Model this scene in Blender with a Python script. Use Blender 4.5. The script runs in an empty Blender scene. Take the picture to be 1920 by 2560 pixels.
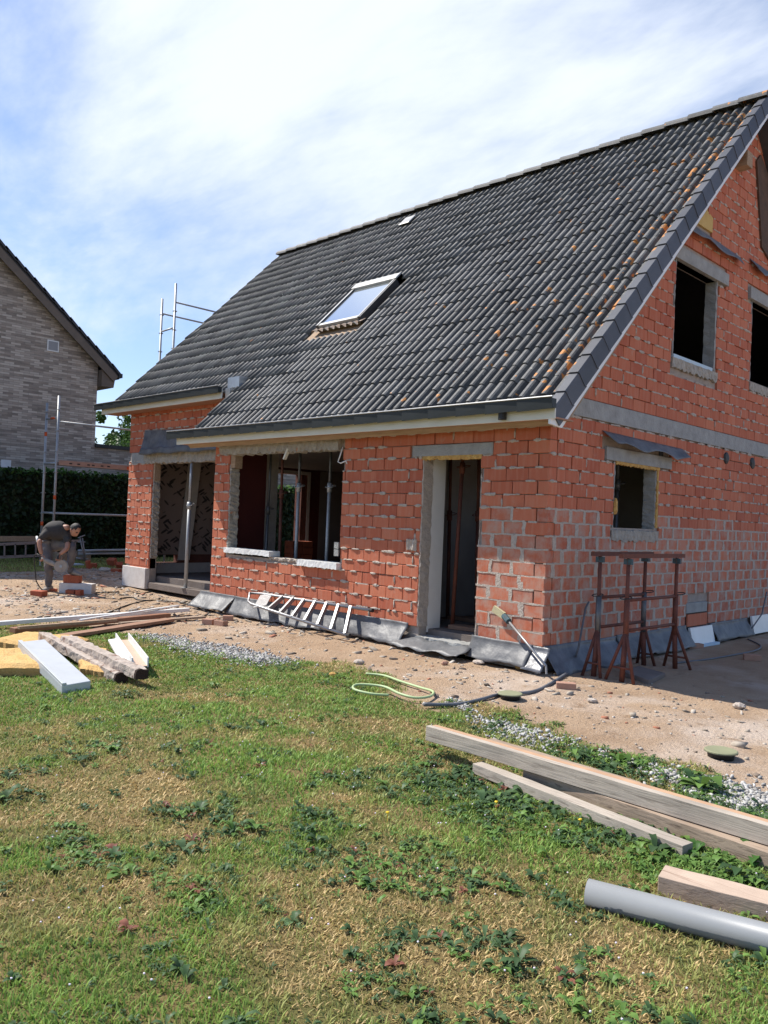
import bpy, bmesh, math, random
import numpy as np
from mathutils import Vector, Matrix, Euler
random.seed(7); RNG = np.random.default_rng(11)
S = bpy.context.scene
COL = S.collection
PI = math.pi

# ------------------------------------------------------------------ camera
# calibrated from the two horizontal vanishing points of the walls; near corner of the house = world origin
FPX, CX, CY = 2034.063, 960.0, 1280.0
RM = np.array([[0.70710008, 0.02189057, -0.70677456],
               [0.70596359, 0.0351243, 0.70737662],
               [0.04030984, -0.99914318, 0.00938245]])
CAM = np.array([4.95476882, -7.46115647, 1.58440903])
def ray(px, py): return RM @ np.array([px-CX, py-CY, FPX])
def at(px, py, ax, v):
    r = ray(px, py); return Vector(CAM + r*((v-CAM[ax])/r[ax]))
def gp(px, py, z=0.0): return at(px, py, 2, z)       # point on a level plane
def fp(px, py, y=0.0): return at(px, py, 1, y)       # point on a plane parallel to the front wall
def xp(px, py, x=0.0): return at(px, py, 0, x)       # point on a plane parallel to the gable wall
def dp(px, py, d): return Vector(CAM + ray(px, py)*(d/FPX))
cam = bpy.data.cameras.new('camera'); camo = bpy.data.objects.new('camera', cam); COL.objects.link(camo)
mw = Matrix.Identity(4)
for i in range(3):
    mw[i][0] = RM[i, 0]; mw[i][1] = -RM[i, 1]; mw[i][2] = -RM[i, 2]; mw[i][3] = CAM[i]
camo.matrix_world = mw
cam.sensor_fit = 'VERTICAL'; cam.sensor_height = 24.0; cam.lens = FPX/2560*24.0
cam.clip_start = 0.05; cam.clip_end = 3000
S.camera = camo

# ------------------------------------------------------------------ world, sun, exposure
SUNV = Vector((-0.74, -0.285, 1.0)).normalized()
EL = math.asin(SUNV.z); AZ = math.atan2(SUNV.x, SUNV.y)
W = bpy.data.worlds.new('World'); S.world = W; W.use_nodes = True
nt = W.node_tree; nt.nodes.clear()
def N(t, typ, **kw):
    n = t.nodes.new(typ)
    for k, v in kw.items(): setattr(n, k, v)
    return n
def link(t, a, b): t.links.new(a, b)
sky = N(nt, 'ShaderNodeTexSky', sky_type='NISHITA', sun_disc=False, sun_elevation=EL, sun_rotation=AZ % (2*PI),
        air_density=1.0, dust_density=0.25, ozone_density=1.6, altitude=50)
tc = N(nt, 'ShaderNodeTexCoord')
# clouds: project the view direction on a high flat layer so that they stretch towards the horizon
sep = N(nt, 'ShaderNodeSeparateXYZ'); link(nt, tc.outputs['Generated'], sep.inputs[0])
zz = N(nt, 'ShaderNodeMath', operation='ADD'); link(nt, sep.outputs[2], zz.inputs[0]); zz.inputs[1].default_value = 0.22
zm = N(nt, 'ShaderNodeMath', operation='MAXIMUM'); link(nt, zz.outputs[0], zm.inputs[0]); zm.inputs[1].default_value = 0.05
dx = N(nt, 'ShaderNodeMath', operation='DIVIDE'); link(nt, sep.outputs[0], dx.inputs[0]); link(nt, zm.outputs[0], dx.inputs[1])
dy = N(nt, 'ShaderNodeMath', operation='DIVIDE'); link(nt, sep.outputs[1], dy.inputs[0]); link(nt, zm.outputs[0], dy.inputs[1])
cmb = N(nt, 'ShaderNodeCombineXYZ'); link(nt, dx.outputs[0], cmb.inputs[0]); link(nt, dy.outputs[0], cmb.inputs[1])
mp = N(nt, 'ShaderNodeMapping'); link(nt, cmb.outputs[0], mp.inputs[0])
mp.inputs['Rotation'].default_value = (0, 0, math.radians(38)); mp.inputs['Scale'].default_value = (0.75, 1.5, 1); mp.inputs['Location'].default_value = (9.3, 1.2, 0)
n1 = N(nt, 'ShaderNodeTexNoise'); n1.inputs['Scale'].default_value = 1.0; n1.inputs['Detail'].default_value = 7; n1.inputs['Roughness'].default_value = 0.58; n1.inputs['Distortion'].default_value = 0.5
link(nt, mp.outputs[0], n1.inputs['Vector'])
n2 = N(nt, 'ShaderNodeTexNoise'); n2.inputs['Scale'].default_value = 3.6; n2.inputs['Detail'].default_value = 8; n2.inputs['Roughness'].default_value = 0.6
link(nt, mp.outputs[0], n2.inputs['Vector'])
# the broad veil of cloud above the roof: a soft bias round one sky direction
vd = N(nt, 'ShaderNodeVectorMath', operation='DOT_PRODUCT'); link(nt, tc.outputs['Generated'], vd.inputs[0])
_v = Vector(ray(1050, 120)).normalized(); vd.inputs[1].default_value = _v
vr = N(nt, 'ShaderNodeMapRange'); link(nt, vd.outputs['Value'], vr.inputs[0])
for k, v in zip((1, 2, 3, 4), (0.80, 0.985, -0.03, 0.36)): vr.inputs[k].default_value = v
ca = N(nt, 'ShaderNodeMath', operation='ADD'); link(nt, n1.outputs[0], ca.inputs[0]); link(nt, vr.outputs[0], ca.inputs[1])
vd2 = N(nt, 'ShaderNodeVectorMath', operation='DOT_PRODUCT'); link(nt, tc.outputs['Generated'], vd2.inputs[0]); vd2.inputs[1].default_value = Vector(ray(60, 760)).normalized()
vr2 = N(nt, 'ShaderNodeMapRange'); link(nt, vd2.outputs['Value'], vr2.inputs[0])
for k, v in zip((1, 2, 3, 4), (0.985, 0.999, 0.0, 0.16)): vr2.inputs[k].default_value = v
ca2 = N(nt, 'ShaderNodeMath', operation='ADD'); link(nt, ca.outputs[0], ca2.inputs[0]); link(nt, vr2.outputs[0], ca2.inputs[1]); ca = ca2
cb = N(nt, 'ShaderNodeMath', operation='MULTIPLY_ADD'); link(nt, n2.outputs[0], cb.inputs[0]); cb.inputs[1].default_value = 0.35; link(nt, ca.outputs[0], cb.inputs[2])
cr = N(nt, 'ShaderNodeMapRange'); cr.interpolation_type = 'SMOOTHSTEP'; link(nt, cb.outputs[0], cr.inputs[0])
for k, v in zip((1, 2, 3, 4), (0.755, 1.14, 0.02, 0.94)): cr.inputs[k].default_value = v
gn = N(nt, 'ShaderNodeMix', data_type='RGBA', blend_type='MULTIPLY'); gn.inputs[0].default_value = 1.0; link(nt, sky.outputs[0], gn.inputs[6]); gn.inputs[7].default_value = (0.74, 0.745, 0.86, 1)
mx = N(nt, 'ShaderNodeMix', data_type='RGBA'); link(nt, cr.outputs[0], mx.inputs[0]); link(nt, gn.outputs[2], mx.inputs[6])
mx.inputs[7].default_value = (5.2, 5.45, 5.95, 1)
# thin bright summer haze over the whole sky
hz = N(nt, 'ShaderNodeMix', data_type='RGBA', blend_type='ADD'); hz.inputs[0].default_value = 1.0
link(nt, mx.outputs[2], hz.inputs[6]); hz.inputs[7].default_value = (0.30, 0.45, 0.62, 1)
bg = N(nt, 'ShaderNodeBackground'); link(nt, hz.outputs[2], bg.inputs[0]); bg.inputs[1].default_value = 0.108
wo = N(nt, 'ShaderNodeOutputWorld'); link(nt, bg.outputs[0], wo.inputs[0])
sl = bpy.data.lights.new('sun', 'SUN'); sl.energy = 4.3; sl.angle = math.radians(0.6); sl.color = (1.0, 0.95, 0.87)
slo = bpy.data.objects.new('sun', sl); COL.objects.link(slo)
slo.rotation_euler = SUNV.to_track_quat('Z', 'Y').to_euler(); slo.location = (-10, -10, 20)
S.render.engine = 'CYCLES'
S.view_settings.view_transform = 'Standard'; S.view_settings.look = 'None'; S.view_settings.gamma = 1.0
S.view_settings.use_curve_mapping = False; S.view_settings.exposure = 0.76

# ------------------------------------------------------------------ materials
def srgb(r, g, b):
    f = lambda c: (c/255)/12.92 if c/255 <= 0.04045 else ((c/255+0.055)/1.055)**2.4
    return (f(r), f(g), f(b))
def col4(c): return (c[0], c[1], c[2], 1)
MATS = {}
def mat(name, c, c2=None, scale=6.0, rough=0.8, metal=0.0, bump=0.0, bscale=80.0, vary=0.0, c3=None, thr3=0.62, s3=20.0, stretch=(1, 1, 1), spec=0.4, island=True, coat=0.0):
    """noise mix of two colours in world space, optional third colour in blotches, per-piece brightness, bump"""
    if name in MATS: return MATS[name]
    m = bpy.data.materials.new(name); m.use_nodes = True; t = m.node_tree; b = t.nodes['Principled BSDF']
    g = N(t, 'ShaderNodeNewGeometry'); mpn = N(t, 'ShaderNodeMapping'); link(t, g.outputs['Position'], mpn.inputs[0]); mpn.inputs['Scale'].default_value = stretch
    c2 = c2 or tuple(x*0.75 for x in c)
    nz = N(t, 'ShaderNodeTexNoise'); nz.inputs['Scale'].default_value = scale; nz.inputs['Detail'].default_value = 6; nz.inputs['Roughness'].default_value = 0.6
    link(t, mpn.outputs[0], nz.inputs['Vector'])
    mr = N(t, 'ShaderNodeMapRange'); link(t, nz.outputs[0], mr.inputs[0]); mr.inputs[1].default_value = 0.3; mr.inputs[2].default_value = 0.7
    mi = N(t, 'ShaderNodeMix', data_type='RGBA'); link(t, mr.outputs[0], mi.inputs[0]); mi.inputs[6].default_value = col4(c); mi.inputs[7].default_value = col4(c2)
    out = mi.outputs[2]
    if c3:
        n3 = N(t, 'ShaderNodeTexNoise'); n3.inputs['Scale'].default_value = s3; n3.inputs['Detail'].default_value = 5; link(t, mpn.outputs[0], n3.inputs['Vector'])
        r3 = N(t, 'ShaderNodeMapRange'); link(t, n3.outputs[0], r3.inputs[0]); r3.inputs[1].default_value = thr3; r3.inputs[2].default_value = thr3+0.06
        m3 = N(t, 'ShaderNodeMix', data_type='RGBA'); link(t, r3.outputs[0], m3.inputs[0]); link(t, out, m3.inputs[6]); m3.inputs[7].default_value = col4(c3); out = m3.outputs[2]
    if vary > 0:
        oi = N(t, 'ShaderNodeObjectInfo'); ad = N(t, 'ShaderNodeMath', operation='ADD'); link(t, oi.outputs['Random'], ad.inputs[0]); link(t, g.outputs['Random Per Island'], ad.inputs[1])
        fr = N(t, 'ShaderNodeMath', operation='FRACT'); link(t, ad.outputs[0], fr.inputs[0])
        vm = N(t, 'ShaderNodeMapRange'); link(t, fr.outputs[0], vm.inputs[0]); vm.inputs[3].default_value = 1-vary; vm.inputs[4].default_value = 1+vary
        hs = N(t, 'ShaderNodeHueSaturation'); link(t, vm.outputs[0], hs.inputs['Value']); link(t, out, hs.inputs['Color']); out = hs.outputs[0]
    link(t, out, b.inputs['Base Color'])
    b.inputs['Roughness'].default_value = rough; b.inputs['Metallic'].default_value = metal; b.inputs['Specular IOR Level'].default_value = spec
    if coat: b.inputs['Coat Weight'].default_value = coat
    if bump > 0:
        nb = N(t, 'ShaderNodeTexNoise'); nb.inputs['Scale'].default_value = bscale; nb.inputs['Detail'].default_value = 5; link(t, mpn.outputs[0], nb.inputs['Vector'])
        bp = N(t, 'ShaderNodeBump'); bp.inputs['Strength'].default_value = bump; bp.inputs['Distance'].default_value = 0.02; link(t, nb.outputs[0], bp.inputs['Height']); link(t, bp.outputs[0], b.inputs['Normal'])
    MATS[name] = m; return m

def attr_mat(name, rough=0.6, transl=0.25):
    m = bpy.data.materials.new(name); m.use_nodes = True; t = m.node_tree; b = t.nodes['Principled BSDF']
    a = N(t, 'ShaderNodeAttribute', attribute_name='Col'); link(t, a.outputs['Color'], b.inputs['Base Color'])
    b.inputs['Roughness'].default_value = rough; b.inputs['Specular IOR Level'].default_value = 0.25
    tr = N(t, 'ShaderNodeBsdfTranslucent'); link(t, a.outputs['Color'], tr.inputs[0])
    ms = N(t, 'ShaderNodeMixShader'); ms.inputs[0].default_value = transl
    link(t, b.outputs[0], ms.inputs[1]); link(t, tr.outputs[0], ms.inputs[2]); link(t, ms.outputs[0], t.nodes['Material Output'].inputs[0])
    MATS[name] = m; return m

# hollow clay block: orange-red, combed vertical grain, pale lime streaks, optional mortar smear
def brick_mat(name, smear):
    m = bpy.data.materials.new(name); m.use_nodes = True; t = m.node_tree; b = t.nodes['Principled BSDF']
    g = N(t, 'ShaderNodeNewGeometry'); oi = N(t, 'ShaderNodeObjectInfo')
    ad = N(t, 'ShaderNodeMath', operation='ADD'); link(t, oi.outputs['Random'], ad.inputs[0]); link(t, g.outputs['Random Per Island'], ad.inputs[1])
    fr = N(t, 'ShaderNodeMath', operation='FRACT'); link(t, ad.outputs[0], fr.inputs[0])
    rp = N(t, 'ShaderNodeValToRGB'); link(t, fr.outputs[0], rp.inputs[0])
    cs = [(0, (0.445, 0.126, 0.067)), (0.3, (0.50, 0.155, 0.086)), (0.55, (0.405, 0.108, 0.060)), (0.8, (0.54, 0.178, 0.098)), (1, (0.47, 0.140, 0.076))]
    rp.color_ramp.elements[0].color = col4(cs[0][1]); rp.color_ramp.elements[1].color = col4(cs[-1][1])
    for p, c in cs[1:-1]: e = rp.color_ramp.elements.new(p); e.color = col4(c)
    mpn = N(t, 'ShaderNodeMapping'); link(t, g.outputs['Position'], mpn.inputs[0]); mpn.inputs['Scale'].default_value = (1, 1, 0.12)
    st = N(t, 'ShaderNodeTexNoise'); st.inputs['Scale'].default_value = 22; st.inputs['Detail'].default_value = 5; link(t, mpn.outputs[0], st.inputs['Vector'])
    sr = N(t, 'ShaderNodeMapRange'); link(t, st.outputs[0], sr.inputs[0]); sr.inputs[1].default_value = 0.44; sr.inputs[2].default_value = 0.80; sr.inputs[4].default_value = 0.32
    m1 = N(t, 'ShaderNodeMix', data_type='RGBA'); link(t, sr.outputs[0], m1.inputs[0]); link(t, rp.outputs[0], m1.inputs[6]); m1.inputs[7].default_value = (0.58, 0.33, 0.23, 1)
    n2 = N(t, 'ShaderNodeTexNoise'); n2.inputs['Scale'].default_value = 5.5; n2.inputs['Detail'].default_value = 7; n2.inputs['Roughness'].default_value = 0.65; link(t, g.outputs['Position'], n2.inputs['Vector'])
    r2 = N(t, 'ShaderNodeMapRange'); link(t, n2.outputs[0], r2.inputs[0]); r2.inputs[1].default_value = 0.42 if smear else 0.62; r2.inputs[2].default_value = 0.68 if smear else 0.78; r2.inputs[4].default_value = 0.72 if smear else 0.5
    m2 = N(t, 'ShaderNodeMix', data_type='RGBA'); link(t, r2.outputs[0], m2.inputs[0]); link(t, m1.outputs[2], m2.inputs[6]); m2.inputs[7].default_value = (0.43, 0.35, 0.29, 1)
    link(t, m2.outputs[2], b.inputs['Base Color']); b.inputs['Roughness'].default_value = 0.86; b.inputs['Specular IOR Level'].default_value = 0.25
    mpb = N(t, 'ShaderNodeMapping'); link(t, g.outputs['Position'], mpb.inputs[0]); mpb.inputs['Scale'].default_value = (1, 1, 0.08)
    nb = N(t, 'ShaderNodeTexNoise'); nb.inputs['Scale'].default_value = 130; nb.inputs['Detail'].default_value = 3; link(t, mpb.outputs[0], nb.inputs['Vector'])
    bp = N(t, 'ShaderNodeBump'); bp.inputs['Strength'].default_value = 0.35; bp.inputs['Distance'].default_value = 0.01; link(t, nb.outputs[0], bp.inputs['Height']); link(t, bp.outputs[0], b.inputs['Normal'])
    MATS[name] = m; return m
M_brick = brick_mat('clay_block', False); M_brick_s = brick_mat('clay_block_smeared', True)
M_mortar = mat('mortar', (0.52, 0.45, 0.385), (0.38, 0.325, 0.275), 25, 0.95, bump=0.6, bscale=70)
M_joint = mat('joint_mortar', (0.40, 0.34, 0.295), (0.30, 0.255, 0.22), 12, 0.95, bump=0.5)
M_conc = mat('concrete', (0.36, 0.36, 0.345), (0.26, 0.26, 0.25), 7, 0.9, bump=0.5, bscale=40)
M_rconc = mat('rough_concrete', (0.43, 0.40, 0.35), (0.28, 0.25, 0.21), 14, 0.95, bump=1.0, bscale=30, c3=(0.42, 0.2, 0.12), thr3=0.68, s3=9)
M_plaster = mat('plaster', (0.56, 0.53, 0.49), (0.45, 0.42, 0.39), 5, 0.9, bump=0.2)
M_wplaster = mat('white_plaster', (0.80, 0.78, 0.73), (0.73, 0.70, 0.655), 3, 0.9, bump=0.1)
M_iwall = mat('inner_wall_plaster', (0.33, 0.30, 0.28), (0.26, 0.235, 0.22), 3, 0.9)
M_white = mat('white_trim', (0.72, 0.70, 0.62), (0.64, 0.615, 0.53), 3, 0.5, stretch=(1, 1, 4))
M_whitep = mat('white_pvc', (0.80, 0.80, 0.79), (0.70, 0.70, 0.68), 4, 0.35)
M_soffit = mat('soffit_wood', (0.42, 0.23, 0.15), (0.33, 0.17, 0.11), 9, 0.7, stretch=(1, 8, 8))
M_gutter = mat('anthracite_cladding', (0.020, 0.024, 0.024), (0.015, 0.018, 0.018), 5, 0.5, vary=0.12)
M_gedge = mat('gutter_edge', (0.35, 0.35, 0.34), (0.25, 0.25, 0.25), 5, 0.35, metal=0.6)
M_verge = mat('verge_concrete', (0.078, 0.081, 0.095), (0.06, 0.063, 0.075), 7, 0.55, vary=0.2, bump=0.1)
M_membrane = mat('damp_membrane', (0.075, 0.079, 0.086), (0.165, 0.165, 0.168), 5, 0.50, bump=0.5, bscale=11, spec=0.4)
M_membrane_d = mat('black_foil', (0.055, 0.058, 0.07), (0.16, 0.165, 0.18), 5, 0.4, bump=0.5, bscale=12, spec=0.6)
M_foam = mat('pu_foam', (0.62, 0.40, 0.13), (0.42, 0.22, 0.06), 18, 0.9, bump=0.8, bscale=40)
M_bluefoam = mat('blue_insulation', (0.42, 0.58, 0.70), (0.5, 0.6, 0.66), 6, 0.8)
M_aer = mat('aerated_block', (0.66, 0.63, 0.60), (0.56, 0.52, 0.49), 10, 0.95, bump=0.4, bscale=90)
M_wood = mat('rough_wood', (0.42, 0.30, 0.20), (0.28, 0.19, 0.12), 6, 0.85, stretch=(0.6, 6, 6), bump=0.3)
M_lath = mat('yellow_board', (0.60, 0.42, 0.16), (0.50, 0.33, 0.10), 6, 0.85)
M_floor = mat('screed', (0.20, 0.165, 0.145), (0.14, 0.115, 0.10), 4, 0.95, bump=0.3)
M_maroon = mat('maroon_paint', (0.085, 0.014, 0.011), (0.07, 0.011, 0.010), 3, 0.7)
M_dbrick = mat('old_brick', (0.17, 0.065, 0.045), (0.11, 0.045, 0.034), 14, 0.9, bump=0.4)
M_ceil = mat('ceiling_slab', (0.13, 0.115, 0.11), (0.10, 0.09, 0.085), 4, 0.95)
M_galv = mat('galvanised_steel', (0.40, 0.41, 0.42), (0.31, 0.32, 0.33), 20, 0.5, metal=0.4)
M_alu = mat('aluminium', (0.36, 0.36, 0.365), (0.27, 0.27, 0.275), 15, 0.45, metal=0.6)
M_rust = mat('red_primer_steel', (0.19, 0.060, 0.036), (0.115, 0.042, 0.03), 18, 0.7, metal=0.2, bump=0.2)
M_blue = mat('blue_paint', (0.03, 0.10, 0.13), (0.05, 0.05, 0.05), 25, 0.6)
M_prop = mat('prop_steel', (0.16, 0.165, 0.17), (0.10, 0.10, 0.105), 12, 0.5, metal=0.6)
M_propr = mat('prop_rust', (0.17, 0.06, 0.04), (0.10, 0.04, 0.03), 12, 0.7, metal=0.3)
M_black = mat('black_rubber', (0.02, 0.02, 0.02), (0.028, 0.028, 0.028), 10, 0.6)
M_tape = mat('orange_tape', (0.65, 0.10, 0.02), (0.55, 0.09, 0.02), 10, 0.6)
M_zinc = mat('zinc', (0.62, 0.66, 0.70), (0.5, 0.53, 0.57), 8, 0.3, metal=0.8)

# ------------------------------------------------------------------ mesh helpers
def tag(o, label=None, cat=None, group=None, kind=None):
    if label: o['label'] = label
    if cat: o['category'] = cat
    if group: o['group'] = group
    if kind: o['kind'] = kind
    return o
def empty(name, label=None, cat=None, group=None, loc=(0, 0, 0)):
    o = bpy.data.objects.new(name, None); COL.objects.link(o); o.location = loc; o.empty_display_size = 0.2
    return tag(o, label, cat, group)
def link_mesh(name, me, m, parent=None, smooth=False):
    o = bpy.data.objects.new(name, me); COL.objects.link(o)
    if m is not None and not me.materials: me.materials.append(m)
    if parent is not None:
        o.parent = parent
        if parent.parent is None: o.matrix_parent_inverse = Matrix.Translation(parent.location).inverted()
    if smooth:
        for p in me.polygons: p.use_smooth = True
    return o
class MB:
    def __init__(s): s.v = []; s.f = []
    def add(s, vs, fs):
        k = len(s.v); s.v += [tuple(v) for v in vs]; s.f += [tuple(i+k for i in f) for f in fs]; return s
    def box(s, a, b, M=None):
        x0, y0, z0 = a; x1, y1, z1 = b
        vs = [Vector(p) for p in ((x0,y0,z0),(x1,y0,z0),(x1,y1,z0),(x0,y1,z0),(x0,y0,z1),(x1,y0,z1),(x1,y1,z1),(x0,y1,z1))]
        if M: vs = [M @ v for v in vs]
        return s.add(vs, ((0,3,2,1),(4,5,6,7),(0,1,5,4),(1,2,6,5),(2,3,7,6),(3,0,4,7)))
    def beam(s, p, q, w, h, up=(0, 0, 1)):
        """rectangular bar from p to q, w across, h along up"""
        p = Vector(p); q = Vector(q); d = (q-p).normalized(); u = Vector(up); sd = d.cross(u).normalized(); u = sd.cross(d).normalized()
        vs = []
        for e in (p, q):
            for a, b in ((-1,-1),(1,-1),(1,1),(-1,1)): vs.append(e+sd*(a*w/2)+u*(b*h/2))
        return s.add(vs, ((0,1,2,3),(7,6,5,4),(0,4,5,1),(1,5,6,2),(2,6,7,3),(3,7,4,0)))
    def tube(s, pts, r, n=8, caps=True):
        pts = [Vector(p) for p in pts]; rs = r if isinstance(r, (list, tuple)) else [r]*len(pts)
        k0 = len(s.v); prev = None
        for i, p in enumerate(pts):
            d = (pts[min(i+1, len(pts)-1)]-pts[max(i-1, 0)]).normalized()
            if prev is None:
                a = Vector((0, 0, 1)) if abs(d.z) < 0.9 else Vector((1, 0, 0)); u = d.cross(a).normalized()
            else: u = (prev-d*prev.dot(d)).normalized()
            prev = u; w = d.cross(u)
            for j in range(n):
                t = 2*PI*j/n; s.v.append(tuple(p+(u*math.cos(t)+w*math.sin(t))*rs[i]))
        for i in range(len(pts)-1):
            for j in range(n):
                a = k0+i*n+j; b = k0+i*n+(j+1) % n; s.f.append((a, b, b+n, a+n))
        if caps:
            s.f.append(tuple(k0+j for j in reversed(range(n)))); s.f.append(tuple(k0+(len(pts)-1)*n+j for j in range(n)))
        return s
    def prism(s, poly, ext):
        """poly: list of Vectors (planar), ext: extrusion vector"""
        n = len(poly); ext = Vector(ext); vs = [Vector(p) for p in poly]+[Vector(p)+ext for p in poly]
        return s.add(vs, [tuple(range(n-1, -1, -1)), tuple(range(n, 2*n))]+[(i, (i+1) % n, n+(i+1) % n, n+i) for i in range(n)])
    def blob(s, c, r, nu=7, nv=5, jit=0.2):
        c = Vector(c); k = len(s.v)
        s.v.append(tuple(c+Vector((0, 0, r[2]))))
        for i in range(1, nv):
            ph = PI*i/nv
            for j in range(nu):
                t = 2*PI*j/nu; q = 1+random.uniform(-jit, jit)
                s.v.append((c.x+r[0]*math.sin(ph)*math.cos(t)*q, c.y+r[1]*math.sin(ph)*math.sin(t)*q, c.z+r[2]*math.cos(ph)*q))
        s.v.append(tuple(c-Vector((0, 0, r[2]))))
        for j in range(nu): s.f.append((k, k+1+j, k+1+(j+1) % nu))
        for i in range(nv-2):
            for j in range(nu):
                a = k+1+i*nu+j; b = k+1+i*nu+(j+1) % nu; s.f.append((a, a+nu, b+nu, b))
        e = k+1+(nv-1)*nu
        for j in range(nu): s.f.append((e, k+1+(nv-2)*nu+(j+1) % nu, k+1+(nv-2)*nu+j))
        return s
    def sheet(s, f, nu, nv, thick=None):
        """grid surface f(u,v)->Vector, u,v in 0..1"""
        k = len(s.v)
        for i in range(nu+1):
            for j in range(nv+1): s.v.append(tuple(f(i/nu, j/nv)))
        for i in range(nu):
            for j in range(nv):
                a = k+i*(nv+1)+j; s.f.append((a, a+nv+1, a+nv+2, a+1))
        return s
    def mesh(s, name='m'):
        me = bpy.data.meshes.new(name); me.from_pydata(s.v, [], s.f); me.update(); return me
    def build(s, name, m, parent=None, smooth=False, bevel=0, solid=0, **kw):
        o = link_mesh(name, s.mesh(name), m, parent, smooth)
        if solid:
            md = o.modifiers.new('thick', 'SOLIDIFY'); md.thickness = solid; md.offset = 0
        if bevel:
            md = o.modifiers.new('bevel', 'BEVEL'); md.width = bevel; md.segments = 2; md.limit_method = 'ANGLE'
        return tag(o, **kw)
def np_mesh(name, verts, faces4=None, faces3=None, col=None, m=None, parent=None, smooth=False):
    me = bpy.data.meshes.new(name); nv = len(verts); me.vertices.add(nv); me.vertices.foreach_set('co', np.ascontiguousarray(verts, dtype=np.float32).ravel())
    loops = []; starts = []; tot = 0
    for fa, k in ((faces4, 4), (faces3, 3)):
        if fa is None or len(fa) == 0: continue
        fa = np.asarray(fa); loops.append(fa.ravel()); starts.append(tot+np.arange(len(fa))*k); tot += fa.size
    lo = np.concatenate(loops).astype(np.int32); st = np.concatenate(starts).astype(np.int32)
    me.loops.add(len(lo)); me.loops.foreach_set('vertex_index', lo); me.polygons.add(len(st)); me.polygons.foreach_set('loop_start', st)
    me.update(calc_edges=True)
    if smooth: me.polygons.foreach_set('use_smooth', np.ones(len(st), dtype=bool))
    if col is not None:
        a = me.color_attributes.new('Col', 'FLOAT_COLOR', 'POINT'); c4 = np.ones((nv, 4), dtype=np.float32); c4[:, :3] = col; a.data.foreach_set('color', c4.ravel())
    me.validate()
    return link_mesh(name, me, m, parent)
def vnoise(x, y, seed=0):
    xi = np.floor(x).astype(np.int64); yi = np.floor(y).astype(np.int64); fx = x-xi; fy = y-yi
    fx = fx*fx*(3-2*fx); fy = fy*fy*(3-2*fy)
    def h(a, b):
        n = (a*374761393+b*668265263+seed*974634777) & 0x7fffffff; n = ((n ^ (n >> 13))*1274126177) & 0x7fffffff
        return ((n ^ (n >> 16)) & 0xffff)/65535.0
    return (h(xi, yi)*(1-fx)+h(xi+1, yi)*fx)*(1-fy)+(h(xi, yi+1)*(1-fx)+h(xi+1, yi+1)*fx)*fy
def fbm(x, y, seed=0, o=4): return sum(vnoise(x*2**i, y*2**i, seed+i)*0.5**i for i in range(o))/sum(0.5**i for i in range(o))
def fb1(x, y=0.0, seed=0, o=3): return float(fbm(np.array([x]), np.array([y]), seed, o)[0])
def inpoly(x, y, poly):
    r = np.zeros(x.shape, bool); n = len(poly)
    for i in range(n):
        x0, y0 = poly[i]; x1, y1 = poly[(i+1) % n]
        if y0 == y1: continue
        c = ((y0 > y) != (y1 > y)) & (x < (x1-x0)*(y-y0)/(y1-y0)+x0); r ^= c
    return r

# ------------------------------------------------------------------ ground
LB = [tuple(gp(*p)[:2]) for p in ((0,1562),(120,1560),(380,1588),(440,1612),(560,1630),(690,1650),(830,1655),(960,1705),(1060,1745),(1180,1770),(1400,1835),(1600,1895),(1760,1950),(1920,2010))]
def lawn_edge(x):   # y of the lawn edge as a function of x
    b = sorted([(-40, -4.4), (-7.2, -4.2)]+LB[1:]+[(5.0, -2.75), (40, -5)]); xs = [p[0] for p in b]; ys = [p[1] for p in b]
    return np.interp(x, xs, ys)
def lawn_amount(x, y):    # >0 inside the lawn
    e = lawn_edge(x)+(fbm(x*2.2, y*2.2, 3)-0.5)*0.9+(fbm(x*9, y*9, 8)-0.5)*0.25
    near = e-y
    far = (-13.9+(fbm(x*0.8, y*0.8, 5)-0.5)*1.6)-x
    return np.maximum(near, far)
def ground_z(x, y):
    x = np.asarray(x, float); y = np.asarray(y, float)
    d = np.hypot(x-1, y+3)
    z = (fbm(x*0.9, y*0.9, 21)-0.5)*0.05+(fbm(x*4, y*4, 22, 3)-0.5)*0.034
    z = z*np.clip(1.2-d/40, 0.0, 1)
    z = z+0.10*np.clip((-8-x)/4, 0, 1)*np.clip((25+x)/6, 0, 1)
    inside = (x < 0.02) & (x > -11.2) & (y > 0.05) & (y < 10.3)
    return np.where(inside, z-0.1, z)
gx = np.concatenate([[-400, -150, -80, -50, -36], np.arange(-28, -9, 0.25), np.arange(-9, 6, 0.07), np.arange(6, 12, 0.5), [16, 25, 50, 120, 400]])
gy = np.concatenate([[-400, -120, -60, -30, -18], np.arange(-12, -6.5, 0.3), np.arange(-6.5, 3, 0.07), np.arange(3, 16, 0.4), [22, 40, 80, 160, 400]])
GX, GY = np.meshgrid(gx, gy, indexing='ij'); gv = np.stack([GX, GY, ground_z(GX, GY)], -1).reshape(-1, 3)
ny_ = len(gy); ii, jj = np.meshgrid(np.arange(len(gx)-1), np.arange(ny_-1), indexing='ij'); a_ = (ii*ny_+jj).ravel()
gf = np.stack([a_, a_+ny_, a_+ny_+1, a_+1], -1)
la = np.clip(lawn_amount(gv[:, 0], gv[:, 1])/0.18+0.5, 0, 1)
gcol = np.stack([la, la, la], -1)
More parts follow.
